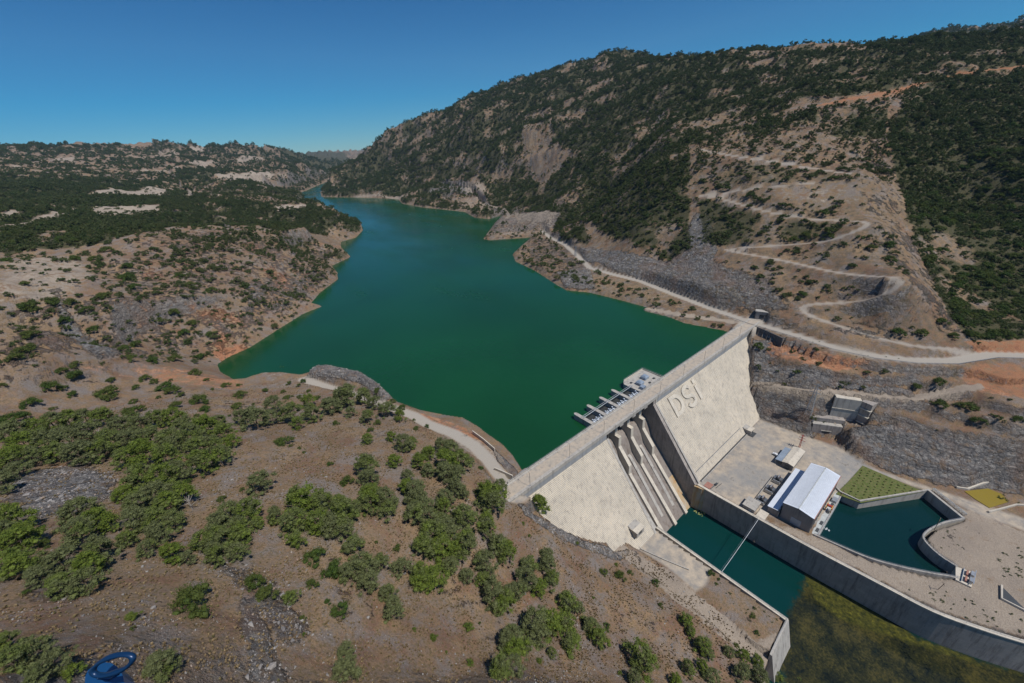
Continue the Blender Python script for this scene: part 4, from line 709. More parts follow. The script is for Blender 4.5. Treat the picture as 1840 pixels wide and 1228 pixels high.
near_ = (GR < 330) & (GX < 204) & vis; ok_ = near_ & (MR['road'] < .2) & (MR['conc'] < .2) & (DS > 2) & (dc > 3) & (da > 1) & (zat(GX, GY) > TW+2) & ~((GX > 84) & (GY > ybl-1))
def scatter(lam, mn):
    c = RNG.poisson(np.clip(lam, 0, 9)); i_, j_ = np.nonzero(c); rp = c[i_, j_]; i_ = np.repeat(i_, rp); j_ = np.repeat(j_, rp)
    l_ = LR[i_]+RNG.uniform(-.5, .5, len(i_))*dl[i_, 0]; a_ = AZ[j_]+RNG.uniform(-.5, .5, len(i_))*(AZ[1]-AZ[0]); x = np.exp(l_)*np.sin(a_); y = np.exp(l_)*np.cos(a_); return x, y, zat(x, y)
fld = fbm(GX, GY, 14, 3); fld2 = fbm(GX+99, GY+40, 9, 3); VX = GX*RM[0, 2]+GY*RM[1, 2]+(GZ-CAMZ)*RM[2, 2]; fr_ = (VX > 10) & (np.abs((GX*RM[0, 0]+GY*RM[1, 0]+(GZ-CAMZ)*RM[2, 0])/np.maximum(VX, 1)) < 1.5)
x, y, z = scatter(ok_*fr_*area*np.clip(.35+2.6*(fld+.0)+2.2*MR['rock'], .06, 3.2)*np.interp(GR, [60, 330], [1.0, .22]), 0)
strew('scree', np.stack([x, y, z], 1), np.clip(RNG.lognormal(-1.45, .62, len(x)), .1, 1.6)*(1+1.0*zat(x, y, MR['rock'])), hidden_col('stone_kinds', pebble_meshes()), 5, 'grey and white stones strewn over the near hillside'); print('stones', len(x))
x, y, z = scatter(ok_*fr_*area*np.clip(.6+2.4*(fld2+.05), 0.05, 1.8)*(1-.8*MR['rock'])*np.interp(GR, [60, 330], [1.0, .25]), 0)
strew('dry_grass', np.stack([x, y, z], 1), RNG.uniform(.35, 1.0, len(x)), hidden_col('tuft_kinds', tuft_meshes()), 4, 'straw coloured grass tufts on the near hillside'); print('tufts', len(x))
# ------------------------------------------------------------------ works around the dam; every thing on its own
def E(name, x, y, z, label, cat, group=None): return empty(name, (x, y, z), 0, label, cat, group)
def P(mb, name, m, par, label=None):
    l = par.location; q = par
    while q.parent: q = q.parent; l = l+q.location
    mb.v = [(a-l[0], b-l[1], c-l[2]) for a, b, c in mb.v]; o = mb.build(name, m, par)
    if label: o['label'] = label
    return o
def T(mb, name, m, loc, label, cat, group=None):
    o = mb.build(name, m, None, loc=loc); return tag(o, label, cat, group)
def offset(line, d):
    out = []; n = len(line)
    for i in range(n):
        a = Vector(line[max(i-1, 0)][:2]); b = Vector(line[min(i+1, n-1)][:2]); e = (b-a).normalized(); p = line[i]; out.append((p[0]-e.y*d, p[1]+e.x*d)+tuple(p[2:]))
    return out
def wall_strip(line, th, z0, z1, batter=0.0):
    A = offset(line, th/2); B = offset(line, -th/2); A0 = offset(line, th/2+batter); mb = MB()
    for i in range(len(line)-1):
        V = [(*A0[i][:2], z0), (*A0[i+1][:2], z0), (*B[i+1][:2], z0), (*B[i][:2], z0), (*A[i][:2], z1), (*A[i+1][:2], z1), (*B[i+1][:2], z1), (*B[i][:2], z1)]
        f = [(3,2,1,0), (4,5,6,7), (0,1,5,4), (2,3,7,6)]
        if i == 0: f.append((3,0,4,7))
        if i == len(line)-2: f.append((1,2,6,5))
        mb.add(V, f)
    return mb
def rail_strip(line, z, step=2.4, h=1.1, w_=.09):
    mb = MB()
    for i in range(len(line)-1):
        a = Vector((*line[i][:2], z)); b = Vector((*line[i+1][:2], z)); n = max(1, round((b-a).length/step))
        for k in range(n): p = a+(b-a)*k/n; mb.bar(p, p+Vector((0, 0, h)), w_)
        for q in (h, h*.55): mb.bar(a+Vector((0, 0, q)), b+Vector((0, 0, q)), w_)
    return mb
def smooth_line(L, n=4):
    out = []
    for i in range(len(L)-1):
        p0 = Vector(L[max(i-1, 0)]); p1 = Vector(L[i]); p2 = Vector(L[i+1]); p3 = Vector(L[min(i+2, len(L)-1)])
        for k in range(n):
            t = k/n; out.append(tuple(.5*((2*p1)+(p2-p0)*t+(2*p0-5*p1+4*p2-p3)*t*t+(3*p1-p0-3*p2+p3)*t**3)))
    out.append(tuple(L[-1])); return out
# street lamps along the crest
def lamp(x, k):
    t = E('street_lamp', x, 117.1, .12, '', 'street lamp', 'street lamps along the crest of the dam')
    P(MB().tube([(x, 117.1, .12), (x, 117.1, 9.6)], .17, 6), 'pole', m_black, t)
    P(MB().tube([(x, 117.1, 9.5), (x, 117.9, 10.1), (x, 119.2, 10.3)], .1, 5), 'arm', m_black, t)
    P(MB().box(x-.16, x+.16, 119.0, 120.0, 10.18, 10.36), 'lamp_head', m_steel, t); P(MB().box(x-.3, x+.3, 116.9, 117.4, .12, .75), 'base', m_steel, t); return t
ow = ['first', 'second', 'third', 'fourth', 'fifth', 'sixth', 'seventh', 'eighth', 'ninth', 'tenth']
L0 = lamp(95.1, 0); L0['label'] = 'slender dark street lamp on the dam crest nearest the brown hillside'
for k in range(1, 9):
    c = copy_tree(L0); c.location.x = 95.1+29.7*k; c['label'] = '%s slender street lamp along the crest counting from the brown hillside' % ow[k] if k < 8 else 'slender street lamp on the dam crest nearest the tunnel and zigzag hill'
# intake platform in the lake
t = E('intake_platform', 221, 136, -1, 'pale concrete intake platform standing in the lake against the dam crest', 'platform')
mb = MB().prism([(208.4,127.05),(235,127.05),(235,145),(211.5,145),(208.4,142.2)], -9, -1.0); P(mb, 'deck', m_conc, t)
mb = MB().box(234.6, 235, 127.1, 145, -1, -.2).box(211.5, 234.6, 144.6, 145, -1, -.2); P(mb, 'edge_wall', m_step, t)
P(rail_strip([(234.9,127.2),(234.9,144.9),(211.6,144.9),(208.6,142.2)], -.2, 2.2, 1.0, .08), 'railing', m_steel, t)
for x, y in ((216.2, 134.4), (224.9, 136.3)):
    h = T(MB().box(x-2.1, x+2.1, y-2.1, y+2.1, -1, .9).add([(x-2.3,y-2.3,.9),(x+2.3,y-2.3,.9),(x+2.3,y+2.3,.9),(x-2.3,y+2.3,.9),(x-1.2,y-1.2,2.0),(x+1.2,y-1.2,2.0),(x+1.2,y+1.2,2.0),(x-1.2,y+1.2,2.0)], [(3,2,1,0),(4,5,6,7),(0,1,5,4),(1,2,6,5),(2,3,7,6),(3,0,4,7)]), 'gate_housing', m_blue, (x, y, -1),
      'blue grey hipped gate housing on the intake platform, '+('nearer the spillway piers' if x < 220 else 'nearer the far platform corner'), 'gate housing', 'gate housings on the intake platform')
for x, y, lb in ((222.5, 130.4, 'small dark square hatch on the intake platform beside the nearer blue housing'), (229.4, 131.6, 'small dark square hatch on the intake platform toward the far corner'), (213.2, 139.6, 'long dark hatch at the spillway side of the intake platform')):
    T(MB().box(x-.9, x+.9, y-.7, y+.7, -1, -.55).box(x-.6, x+.6, y-.4, y+.4, -.55, -.35), 'hatch', m_black, (x, y, -1), lb, 'hatch', 'hatches on the intake platform')
T(MB().box(211, 214.6, 128.3, 131.2, -1, 1.1), 'control_cabinet', m_blue, (212.8, 129.7, -1), 'blue grey control cabinet at the corner of the intake platform by the crest', 'cabinet')
# training walls
RW = smooth_line([(207.2,79.4),(207.4,64),(207.9,48),(208.4,30),(209,14),(210.3,-4),(211.2,-16),(212.6,-32),(217.5,-46),(224,-60),(235,-80),(250,-110),(264,-150)], 4)
t = E('training_wall', 208, 20, TW, 'long dark curving concrete wall between the lower pool and the powerhouse terrace', 'retaining wall')
P(wall_strip(RW, 1.2, TW-3, PLAT+.15, -.0), 'wall', m_dark, t)
P(wall_strip(offset(RW, 0), 1.7, PLAT+.15, PLAT+.7), 'coping', m_step, t)
P(rail_strip(RW[8:], PLAT+.7, 2.6, 1.05, .07), 'railing', m_steel, t)
P(MB().prism([(204.5,80.6),(206.6,80.6),(206.6,74),(205.6,76)], TW-3, PLAT), 'end_pier', m_rust, t)
t = E('training_wall', 161, 45, TW, 'straight pale concrete wall along the near side of the lower pool', 'retaining wall')
P(MB().box(160.6, 161.8, 10.2, 80.3, TW-3, -53.2), 'wall', m_conc, t)
P(rail_strip([(161.4, 80), (161.4, 10.6)], -53.2, 2.6, 1.0, .08), 'railing', m_steel, t)
P(MB().box(160.3, 161.9, 10.2, 80.3, -53.2, -53.0), 'coping', m_step, t)
t = E('end_wall', 150, 10, TW, 'short white sloping end wall closing the near terrace above the algae river', 'retaining wall')
P(wall_strip([(161.6, 10.4), (150, 10.2), (140, 9.6)], 1.0, TW-3, -53.1, 5.0), 'wall', m_conc, t)
P(rail_strip([(161.4, 10.4), (150, 10.3), (140.4, 9.9)], -53.1, 2.4, 1.0, .08), 'railing', m_steel, t)
T(wall_strip([(142.6,84.5),(142.2,78),(146,66),(150.5,54)], .5, -56, -52.9), 'terrace_wall', m_conc, (146, 70, -53), 'low concrete edge wall between the near apron and the hillside', 'low wall')
# foot galleries in the stepped faces
for x, z, lb, w_ in ((141.5, -45.8, 'small concrete gallery house at the foot of the shorter stepped face', 7), (281, PLAT, 'small concrete gallery house at the foot of the long stepped face', 5.5)):
    y = fy(z); t = E('gallery_entrance', x, y, z, lb, 'gallery house')
    P(MB().xprism([(y-3.2, z-1), (y-3.2, z+3), (y+5.5, z+4.2), (y+5.5, z-1)], x, x+w_), 'wall', m_conc, t); P(MB().box(x-.3, x+w_+.3, y-3.5, y+2, z+3.1, z+3.4), 'roof', m_step, t)
    P(MB().box(x+w_*.3, x+w_*.7, y-3.26, y-3.1, z, z+2.8), 'doorway', m_black, t)
t = E('drainage_trench', 250, 79.6, PLAT, 'narrow dark drainage trench along the foot of the long stepped face', 'trench')
P(MB().box(211.5, 279.5, 79.3, 80.1, PLAT-.2, PLAT+.03), 'trench_floor', m_black, t); P(MB().box(211.5, 279.5, 78.7, 79.3, PLAT-.2, PLAT+.25), 'kerb', m_conc, t)
mb = MB()
for k in range(9): mb.bar((212+k*7.5, 83.6, -46.4), (212+k*7.5, 83.6, -45.2), .1)
mb.bar((212, 83.6, -45.3), (277, 83.6, -45.3), .12).bar((212, 83.6, -45.8), (277, 83.6, -45.8), .08); T(mb, 'walkway_railing', m_steel, (245, 83.6, -46.4), 'grey walkway railing low on the long stepped face', 'railing')
t = E('grating_rack', 282, 77, PLAT, 'dark grating lying on the platform by the gallery house', 'grating')
P(MB().box(279.6, 285.8, 74.8, 78.4, PLAT, PLAT+.22), 'grate', m_black, t)
mb = MB().box(207.6+1.5, 214.5, 72.5, 76.5, PLAT, PLAT+.15)
m_pink = plain('faded_red_paint', (.34, .17, .13), .8); m_red = plain('red_paint', (.35, .06, .05), .6)
t = E('pipe_rack', 212, 73, PLAT, 'small reddish pipe rack at the platform corner above the rusty chute', 'pipe rack'); P(mb, 'pad', m_pink, t); P(MB().box(214.8, 217, 71, 72, PLAT, PLAT+.9).bar((210,72,PLAT+.5),(218,71,PLAT+.5),.25).bar((213,70,PLAT+.5),(219,69.4,PLAT+.5),.2), 'pipes', m_black, t)
# powerhouse
m_roof = plain('white_metal_roof', (.66, .70, .76), .35, .1, .08, .3); m_wall = concrete('powerhouse_wall', (.27, .25, .235), (.23, .215, .205), (.14, .13, .125), .2); m_glass = plain('dark_glass', (.03, .045, .06), .12, 0, .1, 1, .5); m_trim = plain('pale_trim', (.45, .47, .46), .6)
def roofmb(x0, x1, y0, y1, z, rise, ov=.5, one=False, th=.25):
    ym = (y0+y1)/2 if not one else y1; prof = [(y0-ov, z), (ym, z+rise), (y1+ov, z if not one else z+rise+.02), (y1+ov, (z if not one else z+rise+.02)+th), (ym, z+rise+th), (y0-ov, z+th)]; return MB().xprism(prof, x0-ov, x1+ov)
t = E('powerhouse', 241, 27, PLAT, 'large grey powerhouse with a gleaming white gabled metal roof beside the tailrace pool', 'building')
x0, x1, y0, y1, z1 = 218.4, 263.8, 20.2, 34.8, PLAT+11.6
P(MB().xprism([(y0, PLAT-6), (y0, z1), ((y0+y1)/2, z1+1.5), (y1, z1), (y1, PLAT-6)], x0, x1), 'wall', m_wall, t)
rf = P(roofmb(x0, x1, y0, y1, z1+.02, 1.5), 'roof', m_roof, t); mb = MB()
P(MB().box(x0-.5, x1+.5, (y0+y1)/2-.25, (y0+y1)/2+.25, z1+1.72, z1+1.92), 'ridge_cap', m_trim, rf)
P(MB().box(x0-.55, x1+.55, y0-.85, y0-.5, z1-.1, z1+.22), 'gutter', m_pink, rf)
for k in range(11):
    a = x0+1.4+k*4.0
    w1 = P(MB().box(a, a+2.6, y0-.12, y0-.02, z1-4.6, z1-1.0), 'window', m_trim, t); P(MB().box(a+.15, a+1.25, y0-.16, y0-.125, z1-4.4, z1-1.2).box(a+1.35, a+2.45, y0-.16, y0-.125, z1-4.4, z1-1.2), 'pane', m_glass, w1)
mb = MB()
for k in range(12): a = x0+.2+k*4.02; mb.box(a, a+.6, y0-.5, y0-.03, PLAT-6, z1-.2)
P(mb, 'buttresses', m_conc, t)
dr = P(MB().box(x0-.14, x0-.03, 24.5, 29.5, PLAT, PLAT+5), 'door', m_blue, t)
t = E('annex', 239, 39, PLAT, 'long low annex with a white lean-to roof along the powerhouse', 'building')
P(MB().box(217, 261, 35.4, 41.2, PLAT-1, PLAT+4.6), 'wall', m_wall, t)
P(MB().xprism([(36.2, PLAT+5.3), (41.7, PLAT+4.62), (41.7, PLAT+4.85), (36.2, PLAT+5.55)], 216.6, 261.4), 'roof', m_roof, t)
mb = MB()
for k in range(1, 44):
    a = x0+k*1.03; mb.add([(a, y0-.5, z1+.28), (a+.12, y0-.5, z1+.28), (a+.12, (y0+y1)/2-.3, z1+1.80), (a, (y0+y1)/2-.3, z1+1.80), (a, y0-.5, z1+.34), (a+.12, y0-.5, z1+.34), (a+.12, (y0+y1)/2-.3, z1+1.86), (a, (y0+y1)/2-.3, z1+1.86)], [(4,5,6,7),(0,4,7,3),(1,2,6,5)])
    mb.add([(a, y1+.5, z1+.28), (a+.12, y1+.5, z1+.28), (a+.12, (y0+y1)/2+.3, z1+1.80), (a, (y0+y1)/2+.3, z1+1.80), (a, y1+.5, z1+.34), (a+.12, y1+.5, z1+.34), (a+.12, (y0+y1)/2+.3, z1+1.86), (a, (y0+y1)/2+.3, z1+1.86)], [(7,6,5,4),(3,7,4,0),(5,6,2,1)])
P(mb, 'seams', m_trim, rf)
mb = MB()
for k in range(14): a = 218.4+k*3.1; mb.box(a, a+1.6, 35.6, 36.0, PLAT+5.0, PLAT+6.0)
P(mb, 'roof_vents', m_blue, t)
for k in range(10):
    a = 218.6+k*4.3; w1 = P(MB().box(a, a+2, 41.22, 41.32, PLAT+1.8, PLAT+3.6), 'window', m_trim, t); P(MB().box(a+.15, a+1.85, 41.33, 41.36, PLAT+1.95, PLAT+3.45), 'pane', m_glass, w1)
# draft tube deck
t = E('draft_tube_deck', 243, 18, PLAT-1, 'narrow pale draft tube deck with dark gate slots along the tailrace pool', 'deck')
P(MB().box(218.6, 268, 15.6, 19.6, POND-4, PLAT-.3), 'deck', m_trim, t)
for x in (222.5, 229.5, 241, 248.5): P(MB().box(x, x+3.4, 16.6, 18.0, PLAT-.3, PLAT-.2), 'gate_slot', m_black, t)
P(rail_strip([(218.8, 15.8), (267.8, 15.8)], PLAT-.3, 2.4, 1.0, .08), 'railing', m_pink, t)
m_yel = plain('orange_yellow_paint', (.55, .25, .03), .5)
t = E('gantry_crane', 244, 17.6, PLAT-.3, 'small orange yellow gantry crane on the draft tube deck', 'crane'); x, y, z = 244, 17.6, PLAT-.3
P(MB().bar((x-1.6,y-1.3,z),(x-1.2,y-1.3,z+3.2),.35).bar((x+1.6,y-1.3,z),(x+1.2,y-1.3,z+3.2),.35), 'front_legs', m_yel, t); P(MB().bar((x-1.6,y+1.3,z),(x-1.2,y+1.3,z+3.2),.35).bar((x+1.6,y+1.3,z),(x+1.2,y+1.3,z+3.2),.35), 'rear_legs', m_yel, t)
P(MB().box(x-2, x+2, y-1.5, y-1.1, z+3.2, z+3.7).box(x-2, x+2, y+1.1, y+1.5, z+3.2, z+3.7), 'girders', m_yel, t); P(MB().box(x-.8, x+.6, y-1.1, y+1.1, z+3.4, z+4.3), 'hoist', m_red, t)
T(MB().box(252.5, 256.5, 16.2, 18.6, PLAT-.3, PLAT+1.3), 'equipment_box', m_steel, (254.5, 17.4, PLAT), 'grey equipment box on the draft tube deck beside the yellow crane', 'equipment box')
# outflow foam
m_foam = plain('white_foam', (.7, .74, .76), .6)
for x, lb in ((225.5, 'white burst of foam below the draft tube deck, nearer the dark curving wall'), (235.0, 'white burst of foam below the draft tube deck, nearer the yellow crane')):
    mb = MB(); rg = random.Random(int(x))
    for k in range(26): a = rg.uniform(0, 6.28); r = rg.random()**.7*1.6; s_ = rg.uniform(.1, .35); cx_ = x+r*math.cos(a)*.7; cy_ = 14.2+r*math.sin(a); mb.add([(cx_-s_,cy_,POND+.02),(cx_,cy_-s_,POND+.02),(cx_+s_,cy_,POND+.02),(cx_,cy_+s_,POND+.02),(cx_,cy_,POND+.02+s_*.9)], [(0,1,4),(1,2,4),(2,3,4),(3,0,4)])
    o = T(mb, 'foam', m_foam, (x, 14.2, POND), lb, 'foam', 'foam at the outlets'); o['kind'] = 'stuff'
# transformers
def transformer(x, y):
    z = PLAT; t = E('transformer', x, y, z, '', 'transformer', 'transformers beside the powerhouse')
    P(MB().box(x-1.6, x+1.6, y-1.1, y+1.1, z+.3, z+3.0), 'tank', m_black, t)
    for s_ in (-1, 1):
        mb = MB()
        for k in range(6): mb.box(x-1.5+k*.55, x-1.5+k*.55+.25, y+s_*1.75-.6, y+s_*1.75+.6, z+.6, z+2.8)
        P(mb, 'radiator', m_steel, t)
    P(MB().tube([(x-1.4, y, z+3.9), (x+1.4, y, z+3.9)], .9, 8), 'conservator', m_steel, t)
    for k in (-1, 0, 1): P(MB().tube([(x+k, y-.5, z+3), (x+k*1.15, y-.7, z+4.6)], .22, 6), 'bushing', m_pink, t)
    P(MB().box(x-2.6, x+2.6, y-2.5, y+2.5, z-.1, z+.3), 'plinth', m_conc, t); P(MB().box(x-3.2, x-2.7, y-2.0, y+2.0, z, z+2.2), 'cooler', m_steel, t); return t
t0 = transformer(222.8, 46.4); t0['label'] = 'dark transformer nearest the small flat roofed hut at the pool wall'
for x, lb in ((235.2, 'middle dark transformer of the three beside the annex'), (247.2, 'dark transformer farthest from the pool wall, toward the workshop')):
    c = copy_tree(t0); c.location.x = x; c['label'] = lb
T(MB().box(219.5, 249, 49.3, 49.7, PLAT, PLAT+1.2), 'transformer_yard_wall', m_conc, (234, 49.5, PLAT), 'thin low concrete wall in front of the three transformers', 'low wall')
t = E('pump_hut', 213.5, 49, PLAT, 'small flat roofed pale hut at the edge above the lower pool', 'hut')
P(MB().box(209.4, 217.8, 45.8, 52.2, PLAT, PLAT+3), 'wall', m_dark, t); P(MB().box(209.0, 218.2, 45.4, 52.6, PLAT+3.0, PLAT+3.3), 'roof', m_conc, t); P(MB().box(209.3, 209.39, 47.5, 48.7, PLAT, PLAT+2.2), 'door', m_blue, t)
T(MB().box(209.0, 216, 39.6, 44.4, PLAT-.1, PLAT+.5), 'landing_slab', m_step, (212, 42, PLAT), 'pale square slab where the cable crosses the pool wall', 'slab')
t = E('workshop', 273, 46.5, PLAT, 'small workshop with a beige low gabled roof near the red mast', 'building')
P(MB().xprism([(43.4, PLAT), (43.4, PLAT+4), (46.6, PLAT+4.9), (49.8, PLAT+4), (49.8, PLAT)], 262.8, 283.6), 'wall', m_wall, t); P(roofmb(262.8, 283.6, 43.4, 49.8, PLAT+4.02, .9, .4), 'roof', m_step, t); P(MB().box(262.65, 262.78, 45, 48, PLAT, PLAT+3), 'door', m_glass, t)
t = E('carport', 271.5, 52, PLAT, 'blue grey metal carport along the beige workshop', 'carport')
P(MB().xprism([(50.3, PLAT+3.6), (54.2, PLAT+3.2), (54.2, PLAT+3.35), (50.3, PLAT+3.75)], 263, 280.5), 'roof', m_blue, t)
for k in range(5): P(MB().bar((263.4+k*4.2, 53.9, PLAT), (263.4+k*4.2, 53.9, PLAT+3.2), .2), 'post', m_steel, t)
m_white = plain('white_paint', (.7, .72, .74), .35)
def car(x, y, z, rz, body, label):
    t = empty('parked_car', (x, y, z), rz, label, 'car'); L, W_ = 4.4, 1.8
    pr = [(-2.2,.35),(-2.2,.8),(-1.3,1.0),(-.7,1.45),(1.0,1.45),(1.7,.95),(2.2,.85),(2.2,.35)]
    mb = MB(); mb.add([(a, -.9, h) for a, h in pr]+[(a, .9, h) for a, h in pr], [tuple(range(8)), tuple(range(15, 7, -1))]+[(i, i+8, (i+1) % 8+8, (i+1) % 8) for i in range(8)]); mb.build('body', body, t)
    MB().add([(-1.2,-.93,1.02),(-.68,-.93,1.38),(.95,-.93,1.38),(1.55,-.93,1.0),(-1.2,.93,1.02),(-.68,.93,1.38),(.95,.93,1.38),(1.55,.93,1.0)], [(0,1,2,3),(7,6,5,4),(0,4,5,1),(2,6,7,3)]).build('windows', m_glass, t)
    for a in (-1.4, 1.4):
        for b in (-.85, .85): w1 = MB().tube([(a, b-.1, .33), (a, b+.1, .33)], .66, 10).build('wheel', m_black, t)
    return t
car(271.2, 49.9+6.2, PLAT, 1.4, m_white, 'white car parked beside the blue grey carport')
t = E('mast', 291.4, 48.3, PLAT, 'dark red lattice mast with cross arms behind the workshop', 'mast')
mb = MB(); z0, z1 = PLAT, PLAT+11
for sx in (-.4, .4):
    for sy in (-.4, .4): mb.bar((291.4+sx, 48.3+sy, z0), (291.4+sx*.6, 48.3+sy*.6, z1), .14)
for k in range(9): a = z0+k*1.2; mb.bar((291, 47.9, a), (291.8, 48.7, a+1.2), .08).bar((291.8, 47.9, a), (291, 48.7, a+1.2), .08)
P(mb, 'lattice', m_red, t)
for k, w_ in ((6.5, 2.4), (8.6, 2.0), (10.6, 1.5)): P(MB().bar((291.4-w_, 48.3, z0+k), (291.4+w_, 48.3, z0+k), .2).bar((291.4, 48.3-w_, z0+k), (291.4, 48.3+w_, z0+k), .2), 'cross_arm', m_red, t)
# cable over the pool
mb = MB(); a = Vector((209.2, 42.2, PLAT+.6)); b = Vector((161.4, 41.7, -52.6)); pts_ = [a+(b-a)*k/16+Vector((0, 0, -9*(k/16)*(1-k/16)*.25)) for k in range(17)]
t = E('footbridge', 185, 42, PLAT, 'thin white suspended pipe crossing the lower pool', 'pipe bridge'); P(mb.tube(pts_, .2, 6), 'pipe', m_white, t); P(MB().tube([p+Vector((0, .6, .9)) for p in pts_], .06, 5), 'cable', m_steel, t)
# pool walls
PW1 = smooth_line([(268,19.5),(264.3,14),(264.3,7.5)], 3)+[(283, -5), (302.5,-17.3)]
T(wall_strip([(266.5,19.6),(264.4,17),(264.4,7.3),(282,-4),(303,-17.4)], .9, POND-3, PLAT+.8), 'pool_wall', m_conc, (280, 0, PLAT), 'pale wall around the planted lawn side of the tailrace pool', 'pool wall')
T(wall_strip([(303.4,-17.2),(290,-34.4)], 1.4, POND-3, PLAT+.9), 'pool_wall', m_conc, (297, -26, PLAT), 'pale wall between the tailrace pool and the three steel barriers', 'pool wall')
W3 = smooth_line([(290,-34),(281,-28.5),(272,-24.6),(263,-22),(258,-22.3),(254.2,-25.3),(251,-30),(249.3,-36.2)], 4)
t = E('pool_wall', 262, -24, PLAT, 'curved pale wall with a grey rail around the gravel tongue in the tailrace pool', 'pool wall'); P(wall_strip(W3, .9, POND-3, PLAT+.7), 'wall', m_conc, t); P(rail_strip(W3, PLAT+.7, 2, 1, .08), 'railing', m_steel, t)
W4 = smooth_line([(219,17.5),(221,6),(223.6,-6),(229,-17.5),(235.5,-28),(239.5,-33.5),(241.8,-37.5)], 4)
t = E('pool_wall', 228, -10, PLAT, 'long low railed wall between the service road and the tailrace pool', 'pool wall'); P(wall_strip(W4, .8, POND-3, PLAT+.7), 'wall', m_conc, t); P(rail_strip(W4, PLAT+.7, 2.2, 1, .08), 'railing', m_steel, t)
# stoplog barriers
for k, (ax, ay, bx, by) in enumerate(((305.2,-19.5,301.6,-24.2), (301.2,-24.7,297.6,-29.3), (297.2,-29.9,293.6,-34.5))):
    t = E('steel_barrier', ax, ay, PLAT+.1, ('grey steel barrier frame by the pool, '+('nearest the planted lawn', 'between the two other barriers', 'nearest the curved gravel tongue')[k]), 'barrier', 'steel barriers by the tailrace pool')
    a = Vector((ax, ay, PLAT+.1)); b = Vector((bx, by, PLAT+.1)); e = (b-a).normalized(); nn = Vector((-e.y, e.x, 0))*.5; up_ = Vector((0, 0, 1.7))
    P(MB().bar(a+nn+up_, b+nn+up_, .25).bar(a-nn+up_, b-nn+up_, .25).bar(a+nn+up_*.5, b+nn+up_*.5, .2).bar(a-nn+up_*.5, b-nn+up_*.5, .2), 'rails', m_trim, t)
    for q in (0, .25, .5, .75, 1): p = a+(b-a)*q; P(MB().bar(p+nn, p+nn+up_, .18).bar(p-nn, p-nn+up_, .18).bar(p+nn+up_, p-nn+up_, .18), 'frame', m_steel, t)
# sluice
t = E('sluice_gate', 245, -38.5, PLAT, 'small sluice with a white deck and red and grey gate gear at the pool outlet', 'sluice')
P(MB().prism([(248.9,-35.6),(250.9,-42),(240,-42),(239.6,-36.6)], POND-3, PLAT+.6), 'deck', m_step, t)
for k in range(2): P(MB().box(241.2+k*4.6, 244.6+k*4.6, -40.0, -39.3, PLAT+.6, PLAT+1.7), 'gate_leaf', m_pink, t); P(MB().box(241.4+k*4.6, 244.4+k*4.6, -41.8, -40.6, PLAT+.6, PLAT+2.8), 'hoist', m_steel, t)
P(MB().box(240.2, 250, -38.4, -38.25, PLAT+.6, PLAT+1.5).bar((240.4,-42,PLAT+2.8),(250.4,-42,PLAT+2.8),.25), 'frame', m_blue, t)
t = E('utility_pole', 269.8, -24.9, PLAT, 'wooden utility pole with a crossarm on the gravel tongue in the pool', 'utility pole'); x, y = 269.8, -24.9
P(MB().tube([(x, y, PLAT-.3), (x, y, PLAT+9)], .3, 7), 'pole', m_bark, t); P(MB().bar((x-1.6, y, PLAT+8.4), (x+1.6, y, PLAT+8.4), .2), 'crossarm', m_bark, t)
t = E('utility_pole', 236, -22, PLAT, 'low leaning wooden pole on the strip between the wall and the pool', 'utility pole'); P(MB().tube([(228, -32, PLAT-.3), (227.2, -32.6, PLAT+6)], .25, 6), 'pole', m_bark, t); P(MB().bar((226.2,-33,PLAT+5.4),(228.4,-32,PLAT+5.4),.16), 'crossarm', m_bark, t)
# settling basin with yellow weed, and the dark chute beyond
m_weed = water_mat('weed_water', (.19, .14, .02), .5, .6, 1.2)
BP = xy([(1733,883),(1775,878),(1800,888),(1812,902),(1778,913),(1752,897)], PLAT)
T(MB().prism(BP, PLAT-.2, PLAT+.06), 'weed_basin', m_weed, (*BP[0], PLAT), 'shallow basin covered in yellow green weed beside the road', 'basin')
T(wall_strip(xy([(1718,877),(1738,880),(1762,871),(1775,868)], PLAT), .8, PLAT-1, PLAT+1.1), 'basin_wall', m_step, (*BP[0], PLAT), 'pale low wall on the hill side of the weed basin', 'low wall')
T(wall_strip(xy([(1776,921),(1800,915),(1826,908),(1850,909)], PLAT), .8, PLAT-1, PLAT+.9), 'basin_wall', m_step, (*BP[4], PLAT), 'pale low wall on the road side of the weed basin', 'low wall')
TP = xy([(1799,1053),(1799,1077),(1850,1103)], PLAT)
T(MB().prism(TP, PLAT-.4, PLAT+.08), 'drop_chute', m_black, (*TP[0], PLAT), 'dark triangular drop chute at the right edge by the gravel track', 'chute'); T(wall_strip([TP[2], TP[1], TP[0]], .7, PLAT-1, PLAT+.9), 'chute_wall', m_step, (*TP[1], PLAT), 'white angled wall around the dark triangular chute', 'low wall')
# lower tunnel portal
t = E('tunnel_portal', 317, 40, PLAT, 'grey concrete tunnel portal at the back of the powerhouse terrace', 'tunnel portal')
def quadwall(mb, a, b, z0, z1, th):
    a = Vector((a[0], a[1], 0)); b = Vector((b[0], b[1], 0)); e = (b-a).normalized(); n = Vector((e.y, -e.x, 0))*th
    if n.x < 0: n = -n
    return mb.prism([(a.x, a.y), (b.x, b.y), (b.x+n.x, b.y+n.y), (a.x+n.x, a.y+n.y)], z0, z1)
P(quadwall(MB(), (312.2, 48), (315.6, 42.4), PLAT-1, -41.5, 9), 'wall', m_dark, t); P(quadwall(MB(), (317.9, 38.6), (321.4, 32.8), PLAT-1, -41.5, 9), 'wall', m_dark, t); P(quadwall(MB(), (315.6, 42.4), (317.9, 38.6), PLAT+4.4, -41.5, 9), 'lintel', m_dark, t)
P(quadwall(MB(), (319.5, 44.7), (321.8, 40.9), PLAT-.5, PLAT+4.4, .5), 'tunnel_mouth', m_black, t)
